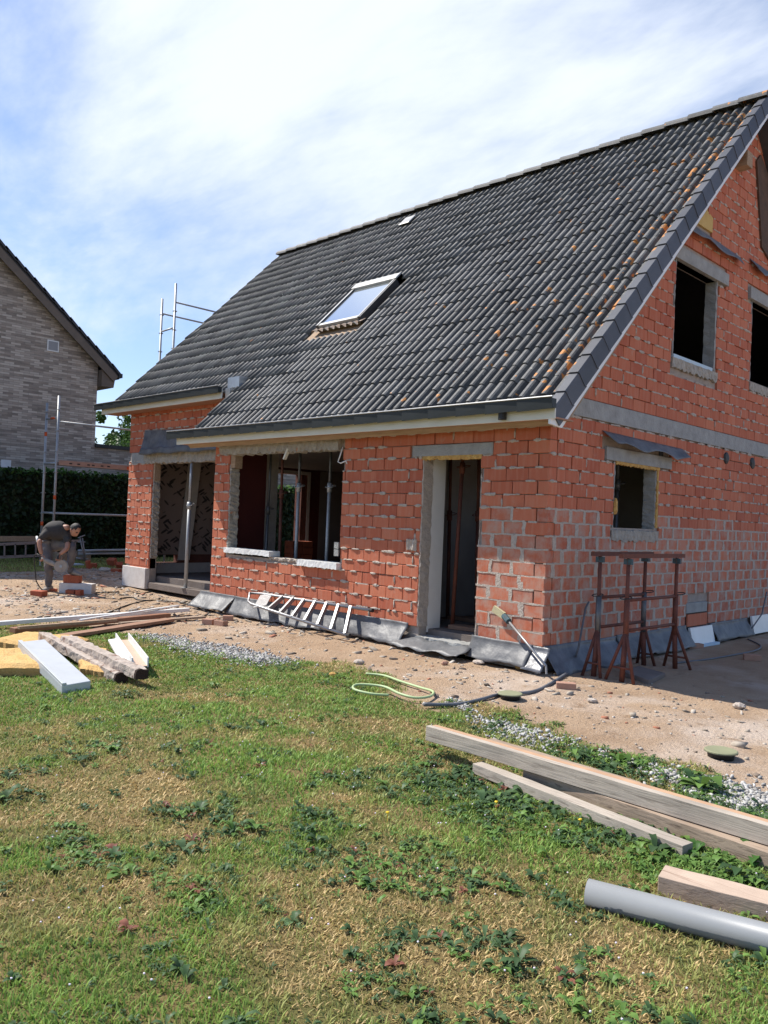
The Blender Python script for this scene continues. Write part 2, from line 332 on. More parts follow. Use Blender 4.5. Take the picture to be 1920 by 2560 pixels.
def ground_mat():
    m = bpy.data.materials.new('sandy_soil'); m.use_nodes = True; t = m.node_tree; b = t.nodes['Principled BSDF']; g = N(t, 'ShaderNodeNewGeometry')
    def nz(sc, det=6, ro=0.6):
        n = N(t, 'ShaderNodeTexNoise'); n.inputs['Scale'].default_value = sc; n.inputs['Detail'].default_value = det; n.inputs['Roughness'].default_value = ro; link(t, g.outputs['Position'], n.inputs['Vector']); return n
    def mixc(f, a, bb):
        n = N(t, 'ShaderNodeMix', data_type='RGBA'); link(t, f, n.inputs[0])
        for s_, v in ((6, a), (7, bb)):
            if isinstance(v, tuple): n.inputs[s_].default_value = col4(v)
            else: link(t, v, n.inputs[s_])
        return n.outputs[2]
    def rng(n, lo, hi):
        r = N(t, 'ShaderNodeMapRange'); link(t, n.outputs[0], r.inputs[0]); r.inputs[1].default_value = lo; r.inputs[2].default_value = hi; return r.outputs[0]
    sand = mixc(rng(nz(1.3), 0.35, 0.65), (0.44, 0.315, 0.21), (0.35, 0.24, 0.155))
    sand = mixc(rng(nz(0.55, 5), 0.50, 0.66), sand, (0.53, 0.43, 0.345))       # mortar dust
    sand = mixc(rng(nz(60, 3), 0.62, 0.72), sand, (0.52, 0.46, 0.39))          # grit
    sand = mixc(rng(nz(85, 3), 0.66, 0.74), sand, (0.17, 0.11, 0.07))
    sand = mixc(rng(nz(3.5, 5), 0.58, 0.72), sand, (0.29, 0.195, 0.125))       # trampled damper patches
    soil = mixc(rng(nz(2.2), 0.4, 0.6), (0.24, 0.17, 0.075), (0.15, 0.14, 0.05))
    at_ = N(t, 'ShaderNodeAttribute', attribute_name='Col')
    c = mixc(at_.outputs['Fac'], sand, soil); link(t, c, b.inputs['Base Color']); b.inputs['Roughness'].default_value = 0.95; b.inputs['Specular IOR Level'].default_value = 0.15
    n = nz(28, 8, 0.7); bp = N(t, 'ShaderNodeBump'); bp.inputs['Strength'].default_value = 0.8; bp.inputs['Distance'].default_value = 0.05; link(t, n.outputs[0], bp.inputs['Height']); link(t, bp.outputs[0], b.inputs['Normal'])
    return m
tag(np_mesh('ground', gv, gf, None, gcol, ground_mat(), smooth=True), kind='structure')
def gz(x, y): return float(ground_z(np.array([x]), np.array([y]))[0])

# ------------------------------------------------------------------ the house
house = empty('house', 'red clay-block house stripped for renovation under a dark tiled roof', 'house')
ZB = 0.28; CH = 0.15; BL = 0.30
XL = -11.1            # left gable outer face
EXT = -6.46           # left corner of the projecting front part
Y1 = 0.9              # recessed front plane
YR = 5.15             # ridge
YBK = 10.3
OFF = 3.085           # crest plane of the tiles: z = y + OFF
def rake(y): return min(y, 2*YR-y)+2.86
W1 = (1.40, 2.48, 1.60, 2.40)      # ground-floor gable window (y0,y1,z0,z1)
W2 = (2.80, 4.12, 3.92, 5.20)
W3 = (5.42, 6.7, 3.98, 5.22)
DOOR = (-1.84, -0.94, 0.0, 2.375)
WIN = (-6.02, -3.33, 0.93, 2.56)

def cell_wall(name, m, us, zs, empty_f, top_f, d0, d1, axis, parent):
    """wall sheet with openings; u along the wall, thickness from d0 to d1 along the normal axis"""
    mb = MB()
    def P(u, z, d): return (u, d, z) if axis == 'x' else (d, u, z)
    def zt(z, u): return min(z, top_f(u))
    fill = {}
    for i in range(len(us)-1):
        for j in range(len(zs)-1):
            uc = (us[i]+us[i+1])/2; zc = (zs[j]+zs[j+1])/2
            ok = not empty_f(uc, zc) and (zs[j] < top_f(us[i])-1e-4 or zs[j] < top_f(us[i+1])-1e-4)
            fill[i, j] = ok
    for (i, j), ok in fill.items():
        if not ok: continue
        u0, u1, z0, z1 = us[i], us[i+1], zs[j], zs[j+1]
        q = [(u0, zt(z0, u0)), (u1, zt(z0, u1)), (u1, zt(z1, u1)), (u0, zt(z1, u0))]
        for d in (d0, d1): mb.add([P(u, z, d) for u, z in q], [(0, 1, 2, 3)])
        for (di, dj, e0, e1) in ((-1, 0, 3, 0), (1, 0, 1, 2), (0, -1, 0, 1), (0, 1, 2, 3)):
            if not fill.get((i+di, j+dj), False):
                a, b = q[e0], q[e1]; mb.add([P(a[0], a[1], d0), P(b[0], b[1], d0), P(b[0], b[1], d1), P(a[0], a[1], d1)], [(0, 1, 2, 3)])
    return mb.build(name, m, parent)
def inbox(u, z, b, e=0.0): return b[0]-e < u < b[1]+e and b[2]-e < z < b[3]+e

f_empty = lambda u, z: inbox(u, z, DOOR) or inbox(u, z, WIN)
front_wall = cell_wall('front_wall', M_joint, [EXT+0.02, WIN[0], WIN[1], DOOR[0], DOOR[1], -0.02], [0.0, DOOR[2]+0.001, WIN[2], DOOR[3], WIN[3], 2.72], f_empty, lambda u: 9, 0.028, 0.17, 'x', house)
g_empty = lambda u, z: inbox(u, z, W1) or inbox(u, z, W2) or inbox(u, z, W3)
gable_wall = cell_wall('gable_wall', M_joint, [0.172, W1[0], W1[1], W2[0], W2[1], YR, W3[0], W3[1], YBK], [0.0, W1[2], W1[3], W2[2], W3[2], W2[3], W3[3], 9.0], g_empty, rake, -0.03, -0.17, 'y', house)
LEFTOP = (-10.10, EXT+0.05, 0.0, 2.60)
recess_wall = cell_wall('recessed_wall', M_joint, [XL+0.02, LEFTOP[0], LEFTOP[1], EXT+0.30], [0.0, LEFTOP[3], 3.72], lambda u, z: inbox(u, z, LEFTOP), lambda u: 9, Y1+0.028, Y1+0.17, 'x', house)
MB().box((EXT+0.03, 0.18, 0), (EXT+0.17, Y1+0.02, 2.7)).build('return_wall', M_maroon, house)

# --- bricks
def unit_brick(L, D, H, seed):
    """clay block face: box with worn bevelled front edges, origin at the lower left front corner"""
    r = random.Random(seed); b = 0.005; v = []; j = lambda s=0.0015: r.uniform(-s, s)
    ring0 = [(b, b), (L-b, b), (L-b, H-b), (b, H-b)]; ring1 = [(0, 0), (L, 0), (L, H), (0, H)]
    for x, z in ring0: v.append((x+j(), 0+j(0.001), z+j()))
    for x, z in ring1: v.append((x+j(), b, z+j()))
    for x, z in ring1: v.append((x, D, z))
    f = [(0, 1, 2, 3)]
    for k in (0, 4):
        for i in range(4): n = (i+1) % 4; f.append((k+i, k+4+i, k+4+n, k+n))
    return v, f
BV = [unit_brick(1.0, 0.06, 0.141, s) for s in range(5)]
def brick_mesh(L, D, H, var, bot=0):
    v, f = unit_brick(L, D, H, var); me = bpy.data.meshes.new('brick'); me.from_pydata(v, [], f); me.update(); return me
bricks = []      # (wall, origin u, z, L, D, material, polygon or None)
mort = {'front': MB(), 'gable': MB(), 'recess': MB()}
def PW(wall, u, d, z):   # wall coords -> world; d positive = outward
    if wall == 'front': return Vector((u, -d, z))
    if wall == 'recess': return Vector((u, Y1-d, z))
    return Vector((d, u, z))
def clip_poly(poly, f):
    out = []
    for i in range(len(poly)):
        a, b = poly[i], poly[(i+1) % len(poly)]; fa, fb = f(*a), f(*b)
        if fa >= 0: out.append(a)
        if (fa >= 0) != (fb >= 0): t = fa/(fa-fb); out.append((a[0]+t*(b[0]-a[0]), a[1]+t*(b[1]-a[1])))
    return out
def lay(wall, u0, u1, z0, z1, holes, topf=None, smear=lambda u, z: False, corner=None, seed=0):
    r = random.Random(seed); k = 0; z = z0
    while z < z1-0.02:
        h = min(CH, z1-z)-0.009
        segs = [(u0, u1)]
        for hb in holes:
            if hb[2] < z+h-0.03 and hb[3] > z+0.03:
                ns = []
                for a, b in segs:
                    if hb[1] <= a or hb[0] >= b: ns.append((a, b)); continue
                    rag = 0.0
                    if hb[0] > a: ns.append((a, hb[0]-r.choice((0, 0, 0.0, 0.02, 0.05))))
                    if hb[1] < b: ns.append((hb[1]+r.choice((0, 0, 0.0, 0.02, 0.05)), b))
                segs = ns
        off = (k % 2)*BL/2+r.uniform(-0.03, 0.03)
        for a, b in segs:
            cut = []
            st = 0.0
            if corner == 'R' and abs(b-u1) < 1e-6 and k % 2 == 1: b = b-0.148
            if corner == 'L' and abs(a-u0) < 1e-6 and k % 2 == 0: a = a+0.148
            x = a
            first = (math.floor((a+off)/BL)+1)*BL-off
            while x < b-0.015:
                nx = first if x == a else x+BL
                if nx-x < 0.05: nx += BL
                nx = min(nx, b)
                if b-nx < 0.045: nx = b
                gap = r.choice((0.004, 0.006, 0.009, 0.014)); L = nx-x-gap
                poly = None; ok = True
                if topf:
                    if z > max(topf(x), topf(x+L))-0.02: ok = False
                    elif z+h > min(topf(x), topf(x+L)):
                        s = 1 if x < YR else -1
                        poly = clip_poly([(x, z), (x+L, z), (x+L, z+h), (x, z+h)], lambda p, q: topf(p)-q)
                        if len(poly) < 3: ok = False
                sm = smear(x+L/2, z)
                if ok: bricks.append((wall, x, z, L, 0.14 if (corner and (abs(nx-u1) < 1e-6 or abs(x-u0) < 1e-6)) else 0.06, sm, poly, h, r.uniform(-0.003, 0.004)))
                # mortar in the head joint (smeared zones) or snots on the bed joint
                mb = mort[wall]
                if ok and sm and nx < b-0.05:
                    wj = r.uniform(0.008, 0.028); pts = []
                    for q in range(5): pts.append((nx-gap/2-wj-r.uniform(0, 0.02), z-0.006+q*(h+0.012)/4))
                    for q in range(4, -1, -1): pts.append((nx-gap/2+wj+r.uniform(0, 0.02), z-0.006+q*(h+0.012)/4))
                    mb.prism([PW(wall, u, 0.0035, zz_) for u, zz_ in pts], PW(wall, 0, -0.03, 0)-PW(wall, 0, 0, 0))
                if ok and sm:
                    pts = [(x-0.01+q*(L+0.02)/5, z+h-r.uniform(0.001, 0.012)) for q in range(6)]+[(x+L+0.01-q*(L+0.02)/5, z+h+0.009+r.uniform(0.0, 0.012)) for q in range(6)]
                    if not (topf and z+h+0.02 > min(topf(x), topf(x+L))): mb.prism([PW(wall, u, 0.0028, zz_) for u, zz_ in pts], PW(wall, 0, -0.03, 0)-PW(wall, 0, 0, 0))
                elif ok and not (topf and z+h+0.03 > min(topf(x), topf(x+L))):
                    # irregular squeezed-out bed mortar
                    if r.random() < 0.82:
                        t0 = r.uniform(0.01, 0.35)*L; t1 = L*r.uniform(0.55, 0.99); n = 7; lo = []; hi = []
                        for q in range(n+1):
                            u = x+t0+(t1-t0)*q/n; lo.append((u, z+h-r.uniform(0.0, 0.010))); hi.append((u, z+h+0.009+r.uniform(0, 0.006)))
                        mb.prism([PW(wall, u, 0.004+0.001*r.random(), zz_) for u, zz_ in lo+hi[::-1]], PW(wall, 0, -0.034, 0)-PW(wall, 0, 0, 0))
                    for _ in range(r.choice((0, 1, 1, 2, 2) if wall != 'gable' else (0, 0, 1, 1, 2))):
                        ln = min(r.uniform(0.018, 0.09), L*0.45); hh = r.uniform(0.009, 0.024); u = x+ln+r.random()*max(0.0, L-2*ln)
                        rr = (ln, 0.012, hh) if wall != 'gable' else (0.012, ln, hh)
                        mb.blob(PW(wall, u, 0.004, z+h+0.004), rr, 7, 4, 0.28)
                    if r.random() < 0.13 and nx < b-0.05:
                        rr = (0.013, 0.010, 0.05) if wall != 'gable' else (0.010, 0.013, 0.05)
                        mb.blob(PW(wall, nx-gap/2, 0.002, z+h*r.uniform(0.3, 0.7)), rr, 6, 5, 0.3)
                x = nx
        z += CH; k += 1
RB = [(0.10, 9.9, 2.84, 3.05)]     # ring beam zone on the gable
lint_f = [(-2.02, -0.77, 2.40, 2.575), (-6.28, -3.42, 2.53, 2.72)]
lay('front', EXT, 0.0, ZB, 2.715, [DOOR, WIN, (-2.02, -0.77, 2.38, 2.53), (-6.28, -3.42, 2.5, 2.73)], smear=lambda u, z: u > DOOR[1] and z < 1.55+0.15*math.sin(u*7), corner='R', seed=3)
gsm = lambda u, z: z < 1.62+0.12*math.sin(u*3.1)
lay('gable', 0.0, YBK, ZB, 2.84, [W1, (1.15, 2.85, 2.36, 2.56), (1.36, 2.56, 1.47, 1.62), (3.5, 4.2, 0.0, 0.62)], smear=gsm, corner='L', seed=5)
lay('gable', 0.0, YBK, 3.06, 8.1, [W2, W3, (2.62, 4.4, 5.18, 5.38), (5.25, 7.0, 5.2, 5.4), (2.78, 4.16, 3.76, 3.95), (5.4, 6.8, 3.82, 4.0), (2.95, 3.66, 5.84, 6.5), (3.66, 3.86, 5.84, 6.06)], topf=rake, seed=6)
lay('recess', XL, LEFTOP[0], 0.44, 2.60, [], corner=None, seed=8)
lay('recess', XL, EXT, 2.78, 3.68, [(-10.45, EXT, 2.5, 2.95)], seed=9)
def bcenter(b):
    p = PW(b[0], b[1]+b[3]/2, 0, b[2]+b[7]/2); return (p-Vector(CAM)).length
bricks.sort(key=bcenter)
WALLO = {'front': front_wall, 'gable': gable_wall, 'recess': recess_wall}
share = {}; rest = {}
cnt = 0
for b in bricks:
    wall, u, z, L, D, sm, poly, h, dd = b
    m = M_brick_s if sm else M_brick
    if cnt < 320 and poly is None:
        key = (round(L/0.02), D > 0.1, sm, random.randrange(2), round(h, 2))
        if key not in share:
            share[key] = brick_mesh(key[0]*0.02, D, h, len(share)); share[key].materials.append(m)
        o = bpy.data.objects.new('brick', share[key]); COL.objects.link(o); o.parent = WALLO[wall]
        o.location = PW(wall, u, dd, z); o.scale = (L/(key[0]*0.02), 1, 1)
        o.rotation_euler = (random.uniform(-0.012, 0.012), random.uniform(-0.006, 0.006), (PI/2 if wall == 'gable' else 0)+random.uniform(-0.008, 0.008))
        cnt += 1
    else:
        mb = rest.setdefault((wall, sm), MB())
        if poly is None:
            v, f = unit_brick(L, D, h, len(mb.v))
            mb.add([PW(wall, u+a, dd-d, z+c) for a, d, c in v], f)
        else: mb.prism([PW(wall, a, dd, c) for a, c in poly][::1], PW(wall, 0, -0.05, 0)-PW(wall, 0, 0, 0))
for (wall, sm), mb in rest.items(): mb.build('brickwork', M_brick_s if sm else M_brick, WALLO[wall], kind='stuff')
for wall, mb in mort.items(): mb.build('mortar', M_mortar, WALLO[wall], kind='stuff')

def rough_bar(name, a, b, m, parent, amp=0.015, nx=40, axis=0, bottom=0.04, seed=1, **kw):
    """box with broken, uneven lower edge and rough face (a..b), long along axis"""
    mb = MB(); r = random.Random(seed); ring = 8; other = [i for i in range(3) if i != axis]; k0 = 0
    prof = [(0, 0), (0, 0.5), (0, 1), (0.5, 1), (1, 1), (1, 0.5), (1, 0), (0.5, 0)]
    for i in range(nx+1):
        t = i/nx
        for (p, q) in prof:
            v = [0, 0, 0]; v[axis] = a[axis]+(b[axis]-a[axis])*t
            v[other[0]] = a[other[0]]+(b[other[0]]-a[other[0]])*p+r.uniform(-amp, amp)*0.6
            v[2 if axis != 2 else other[1]] = a[other[1]]+(b[other[1]]-a[other[1]])*q+(r.uniform(-bottom, bottom*0.4) if q == 0 else r.uniform(-amp, amp)*0.6)
            mb.v.append(tuple(v))
    for i in range(nx):
        for j in range(ring):
            p = i*ring+j; q = i*ring+(j+1) % ring; mb.f.append((p, q, q+ring, p+ring))
    mb.f.append(tuple(range(ring))); mb.f.append(tuple(nx*ring+j for j in reversed(range(ring))))
    return mb.build(name, m, parent, **kw)
rough_bar('window_lintel', (-6.30, -0.035, 2.535), (-3.40, 0.15, 2.715), M_rconc, house, 0.02, 70, 0, 0.035, 2)
MB().box((-2.02, -0.012, 2.387), (-0.77, 0.16, 2.523)).build('door_lintel', M_conc, house, bevel=0.006)
rough_bar('lintel_foam', (-1.86, -0.006, 2.35), (-0.93, 0.02, 2.39), M_foam, house, 0.008, 40, 0, 0.02, 5)
MB().box((-0.012, 0.10, 2.842), (0.012, 9.9, 3.052)).build('ring_beam', M_conc, house, bevel=0.006)
MB().box((-0.015, 0.02, 2.80), (0.006, 0.10, 3.02)).build('ring_beam_end', M_conc, house)
# recessed opening: lintel with foil above
rough_bar('patio_lintel', (-10.42, Y1-0.03, 2.55), (EXT+0.1, Y1+0.16, 2.76), M_rconc, house, 0.02, 70, 0, 0.03, 9)
MB().box((-10.98, Y1-0.010, 2.55), (-10.46, Y1+0.03, 2.775)).build('mortar_patch', M_conc, house, bevel=0.004)
def foil(u, v):
    x = -10.42+u*(3.95); zt = 3.22-0.12*u; z = zt-v*(zt-2.74); out = 0.01+0.10*v**2+0.03*(fb1(x*3, z*3, 4)-0.5)+0.02*math.sin(x*9+z*5)*v
    return Vector((x, Y1-0.03-out, z))
MB().sheet(foil, 50, 10).build('foil', M_membrane_d, house, True)
def apron(u, v):
    x = -10.42+u*3.95; return Vector((x, Y1-0.13-0.03*v-0.012*math.sin(x*11), 2.84-0.13*v+0.012*math.sin(x*7)))
MB().sheet(apron, 50, 3).build('foil_apron', M_membrane, house, True, solid=0.006)
# door reveals, window reveals
rough_bar('door_reveal', (DOOR[0]-0.005, 0.0, 0.28), (DOOR[0]+0.012, 0.17, 2.385), M_mortar, house, 0.012, 40, 2, 0.012, 12)
MB().box((DOOR[0]-0.10, 0.172, 0.2), (DOOR[0]+0.006, 0.42, 2.74)).build('plastered_partition', M_wplaster, house)
rough_bar('door_reveal', (DOOR[1]-0.006, 0.02, 0.28), (DOOR[1]+0.010, 0.17, 2.385), M_mortar, house, 0.01, 40, 2, 0.01, 13)
rough_bar('window_reveal', (WIN[0]-0.008, 0.01, WIN[2]), (WIN[0]+0.025, 0.17, WIN[3]-0.26), M_rconc, house, 0.02, 40, 2, 0.02, 14)
MB().box((WIN[0]-0.02, 0.02, WIN[3]-0.25), (WIN[0]+0.10, 0.16, WIN[3]-0.02)).build('timber_pad', M_wood, house)
for nm, a, b, sd in (('window_sill', (-6.05, -0.045, 0.965), (-4.85, 0.16, 1.04), 20), ('window_sill', (-4.15, -0.075, 0.885), (-3.30, 0.16, 0.965), 21)):
    rough_bar(nm, a, b, M_whitep, house, 0.004, 30, 0, 0.010, sd)
rough_bar('sill_mortar', (-4.9, 0.0, 0.925), (-4.1, 0.16, 0.955), M_mortar, house, 0.02, 24, 0, 0.015, 22)
# gable openings
def gable_opening(w, sill_m, foam):
    y0, y1, z0, z1 = w
    rough_bar('reveal', (-0.17, y1-0.035, z0), (-0.006, y1+0.006, z1), M_conc, house, 0.01, 24, 2, 0.01, int(y0*9))
    rough_bar('reveal', (-0.17, y0-0.006, z0), (-0.012, y0+0.02, z1), M_conc, house, 0.01, 24, 2, 0.01, int(y0*7))
    rough_bar('sill', (-0.17, y0-0.04, z0-0.15), (0.014, y1+0.06, z0-0.03), M_rconc, house, 0.012, 30, 1, 0.03, int(y0*5))
    if sill_m: MB().box((-0.12, y0, z0-0.028), (0.006, y1-0.1, z0+0.02)).build('sill_board', sill_m, house)
gable_opening(W1, None, True); gable_opening(W2, M_bluefoam, False); gable_opening(W3, None, False)
MB().box((-0.16, 1.16, 2.40), (0.02, 2.84, 2.555)).build('lintel', M_conc, house, bevel=0.006)
MB().box((-0.16, 2.62, 5.20), (0.035, 4.42, 5.375)).build('lintel', M_conc, house, bevel=0.006)
MB().box((-0.16, 5.25, 5.22), (0.035, 7.0, 5.40)).build('lintel', M_conc, house, bevel=0.006)
rough_bar('window_foam', (-0.02, W1[0], W1[3]-0.03), (0.012, W1[1]+0.05, W1[3]+0.01), M_foam, house, 0.01, 30, 1, 0.02, 31)
rough_bar('window_foam', (-0.03, W1[1]-0.012, W1[2]+0.02), (0.012, W1[1]+0.022, W1[3]), M_foam, house, 0.008, 24, 2, 0.01, 32)
MB().blob((0.0, W1[0]+0.03, 1.86), (0.03, 0.04, 0.10), 8, 6, 0.25).build('foam_lump', M_foam, house)
def drip(name, ya, yb, za, zb, out, seed):
    def f(u, v):
        y = ya+(yb-ya)*u; z = za+(zb-za)*u
        return Vector((0.012+out*v*(0.8+0.4*fb1(u*6, 0, seed)), y+0.08*v*(1-2*u), z-0.15*v-0.05*v*math.sin(u*14+seed)*fb1(u*5, 1, seed)))
    MB().sheet(f, 36, 6).build(name, M_membrane, house, True, solid=0.005)
drip('drip_membrane', 1.05, 3.15, 2.73, 2.70, 0.16, 3)
drip('drip_membrane', 2.62, 4.85, 5.78, 5.74, 0.10, 5)
drip('drip_membrane', 5.2, 7.2, 5.82, 5.78, 0.10, 6)
MB().prism([Vector((-0.03, 3.0, 5.84)), Vector((-0.03, 3.86, 5.84)), Vector((-0.03, 3.86, 6.05)), Vector((-0.03, 3.68, 6.10)), Vector((-0.03, 3.64, rake(3.64)-0.03)), Vector((-0.03, 3.0, rake(3.0)-0.03))], (0.034, 0, 0)).build('insulation_board', M_lath, house)
for yy in (2.55, 3.83): MB().box((-0.028, yy, 2.52), (-0.02, yy+0.11, 2.74)).build('cavity_hole', M_black, house)
for yy in (4.62, 5.62): MB().blob((0.0, yy, 2.70), (0.03, 0.10, 0.09), 9, 6, 0.1).build('pipe_hole_foam', M_black, house)
# low vent opening with lintel, blue insulation, membrane strips
MB().box((-0.03, 3.5, 0.0), (-0.024, 4.2, 0.6)).build('low_opening_back', M_black, house)
MB().box((-0.03, 3.45, 0.46), (0.012, 4.12, 0.60)).build('low_lintel', M_conc, house, bevel=0.005)
MB().box((-0.03, 3.52, 0.27), (0.002, 4.15, 0.44)).build('brick', M_brick, house, bevel=0.004)
MB().prism([Vector((0.02, 3.5, 0.26)), Vector((0.05, 3.5, 0.26)), Vector((0.11, 3.5, 0.0)), Vector((0.07, 3.5, 0.0))], (0, 0.72, 0)).build('insulation_board', M_whitep, house)
MB().box((0.10, 3.5, -0.03), (0.16, 4.25, 0.03)).build('insulation_strip', M_bluefoam, house)
MB().prism([Vector((0.02, 5.7, 0.30)), Vector((0.05, 5.7, 0.30)), Vector((0.10, 5.7, 0.03)), Vector((0.06, 5.7, 0.03))], (0, 0.9, 0)).build('insulation_board', M_whitep, house)

# membranes folded out along the wall base
def skirt(name, wall, ua, ub, out, zt, zb, seed, m=M_membrane, ragged=0.05):
    nu = max(8, int(abs(ub-ua)*22))
    def f(u, v):
        uu = ua+(ub-ua)*u; o = 0.008+out*0.80*(max(0.0, v-0.18)/0.82)**1.1*(0.7+0.7*fb1(uu*2.3, 0, seed))
        z = zt+(zb-zt)*v+0.035*(fb1(uu*4.5, v*2.5, seed+2, 2)-0.5)*(0.2+v)+(ragged*(fb1(uu*6, 3, seed+4)-0.5) if v > 0.95 else 0)+0.012*math.sin(v*PI)
        return PW(wall, uu, o+0.012*math.sin(uu*13+seed)*v+0.03*abs(fb1(uu*5, v*1.5, seed+9, 2)-0.5), z)
    return MB().sheet(f, nu, 9).build(name, m, house, True, solid=0.004)
skirt('membrane', 'front', -6.72, -5.72, 0.26, 0.29, 0.05, 1)
skirt('membrane', 'front', -5.74, -3.60, 0.20, 0.29, 0.03, 2)
skirt('membrane', 'front', -3.62, -1.98, 0.17, 0.31, 0.05, 3)
skirt('membrane', 'front', -0.97, -0.12, 0.17, 0.29, 0.04, 4)
skirt('membrane', 'front', -0.16, 0.10, 0.20, 0.28, 0.03, 5, M_membrane_d)
skirt('membrane', 'gable', 0.0, 1.55, 0.24, 0.29, 0.0, 6, M_membrane_d, 0.10)
skirt('membrane', 'gable', 1.55, 3.45, 0.20, 0.30, 0.03, 7)
skirt('membrane', 'gable', 4.25, 5.6, 0.16, 0.28, 0.03, 8)
def thresh(u, v): x = -2.05+1.12*u; return Vector((x, -0.02-0.28*v+0.03*math.sin(x*9), 0.15-0.09*v+0.015*math.sin(x*17+v*5)))
MB().sheet(thresh, 22, 5).build('threshold_membrane', M_membrane, house, True, solid=0.006)
rough_bar('threshold', (DOOR[0], -0.03, 0.05), (DOOR[1], 0.2, 0.165), M_conc, house, 0.015, 20, 0, 0.02, 51)
# white cellular blocks under the recessed pier, low upstand behind
MB().box((XL+0.02, Y1-0.06, -0.02), (LEFTOP[0]-0.02, Y1+0.16, 0.40)).build('foundation_block', M_aer, house, bevel=0.006)
MB().box((XL+0.20, Y1+0.01, 0.40), (LEFTOP[0]+0.0, Y1+0.15, 0.60)).build('low_masonry', M_brick, house)
rough_bar('opening_reveal', (LEFTOP[0]-0.03, Y1+0.03, 0.62), (LEFTOP[0]+0.03, Y1+0.17, 2.2), M_rconc, house, 0.025, 40, 2, 0.02, 61)
MB().box((LEFTOP[0]-0.06, Y1+0.02, 2.2), (LEFTOP[0]+0.06, Y1+0.15, 2.56)).build('timber_pad', M_wood, house)
# --- inside
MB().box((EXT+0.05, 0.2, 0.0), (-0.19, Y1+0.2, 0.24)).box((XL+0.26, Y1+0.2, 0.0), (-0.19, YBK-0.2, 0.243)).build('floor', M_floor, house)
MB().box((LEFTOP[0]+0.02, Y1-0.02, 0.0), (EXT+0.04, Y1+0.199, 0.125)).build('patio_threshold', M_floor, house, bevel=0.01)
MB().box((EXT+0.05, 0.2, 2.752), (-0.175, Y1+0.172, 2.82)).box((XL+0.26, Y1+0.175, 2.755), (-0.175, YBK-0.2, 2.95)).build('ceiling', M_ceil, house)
LI = -10.85
def leaf_paper():
    m = bpy.data.materials.new('leaf_wallpaper'); m.use_nodes = True; t = m.node_tree; b = t.nodes['Principled BSDF']
    g = N(t, 'ShaderNodeNewGeometry'); mpn = N(t, 'ShaderNodeMapping'); link(t, g.outputs['Position'], mpn.inputs[0]); mpn.inputs['Scale'].default_value = (1, 5.5, 4.2)
    outs = []
    for a, sc, off in ((0.75, (0, 2.1, 7.6), 0), (-0.55, (0, 2.1, 7.6), 3.3)):
        m0_ = N(t, 'ShaderNodeMapping'); link(t, g.outputs['Position'], m0_.inputs[0]); m0_.inputs['Rotation'].default_value = (a, 0, 0)
        mr_ = N(t, 'ShaderNodeMapping'); link(t, m0_.outputs[0], mr_.inputs[0]); mr_.inputs['Scale'].default_value = sc; mr_.inputs['Location'].default_value = (0, off, off)
        vo = N(t, 'ShaderNodeTexVoronoi'); vo.inputs['Scale'].default_value = 1.55; link(t, mr_.outputs[0], vo.inputs['Vector'])
        rr = N(t, 'ShaderNodeMapRange'); link(t, vo.outputs['Distance'], rr.inputs[0]); rr.inputs[1].default_value = 0.25; rr.inputs[2].default_value = 0.32; outs.append(rr.outputs[0])
    mu = N(t, 'ShaderNodeMath', operation='MULTIPLY'); link(t, outs[0], mu.inputs[0]); link(t, outs[1], mu.inputs[1])
    mi = N(t, 'ShaderNodeMix', data_type='RGBA'); link(t, mu.outputs[0], mi.inputs[0]); mi.inputs[6].default_value = (0.035, 0.029, 0.027, 1); mi.inputs[7].default_value = (0.26, 0.205, 0.18, 1)
    link(t, mi.outputs[2], b.inputs['Base Color']); b.inputs['Roughness'].default_value = 0.7; return m
M_paper = leaf_paper()
LDO = (4.42, 5.42, 0.30, 2.62); HOLE = (1.0, 2.06, 0.46, 0.63)
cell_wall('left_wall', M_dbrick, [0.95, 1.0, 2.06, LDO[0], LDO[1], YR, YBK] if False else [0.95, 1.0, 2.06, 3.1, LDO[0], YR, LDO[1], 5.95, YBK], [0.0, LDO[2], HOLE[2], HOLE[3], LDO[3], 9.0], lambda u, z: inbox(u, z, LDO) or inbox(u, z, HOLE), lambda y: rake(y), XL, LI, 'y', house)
MB().box((LI, 1.08, 0.64), (LI+0.012, 3.1, 2.75)).build('wallpaper', M_paper, house)
MB().box((LI, 3.1, 0.24), (LI+0.012, LDO[0]-0.08, 2.75)).build('maroon_wall', M_maroon, house)
MB().box((LI, LDO[1]+0.26, 0.24), (LI+0.012, 6.0, 2.75)).box((LI, LDO[0]-0.08, LDO[3]+0.08), (LI+0.012, LDO[1]+0.26, 2.75)).build('maroon_wall', M_maroon, house)
MB().box((LI, 6.0, 0.24), (LI+0.012, YBK-0.2, 2.75)).build('grey_wall', mat('grey_wall_paint', (0.22, 0.19, 0.18), (0.18, 0.16, 0.15), 4, 0.8), house)
fr = MB()
fr.box((LI-0.02, LDO[0]-0.08, 0.24), (LI+0.03, LDO[0], LDO[3]+0.08)).box((LI-0.02, LDO[1]+0.18, 0.24), (LI+0.03, LDO[1]+0.26, LDO[3]+0.08)).box((LI-0.018, LDO[0], LDO[3]), (LI+0.028, LDO[1]+0.18, LDO[3]+0.08))
fr.build('door_lining', M_plaster, house)
pl0, pl1, pl2, pl3 = xp(472, 1149, LI+0.06), xp(503, 1150, LI+0.06), xp(472, 1400, LI+0.12), xp(443, 1400, LI+0.12)
MB().prism([pl3, pl2, pl1, pl0], (0.03, 0, 0)).build('leaning_board', M_plaster, house)
MB().box((LI+0.012, 1.08, 0.24), (LI+0.05, 3.4, 0.455)).build('upstand', M_plaster, house)
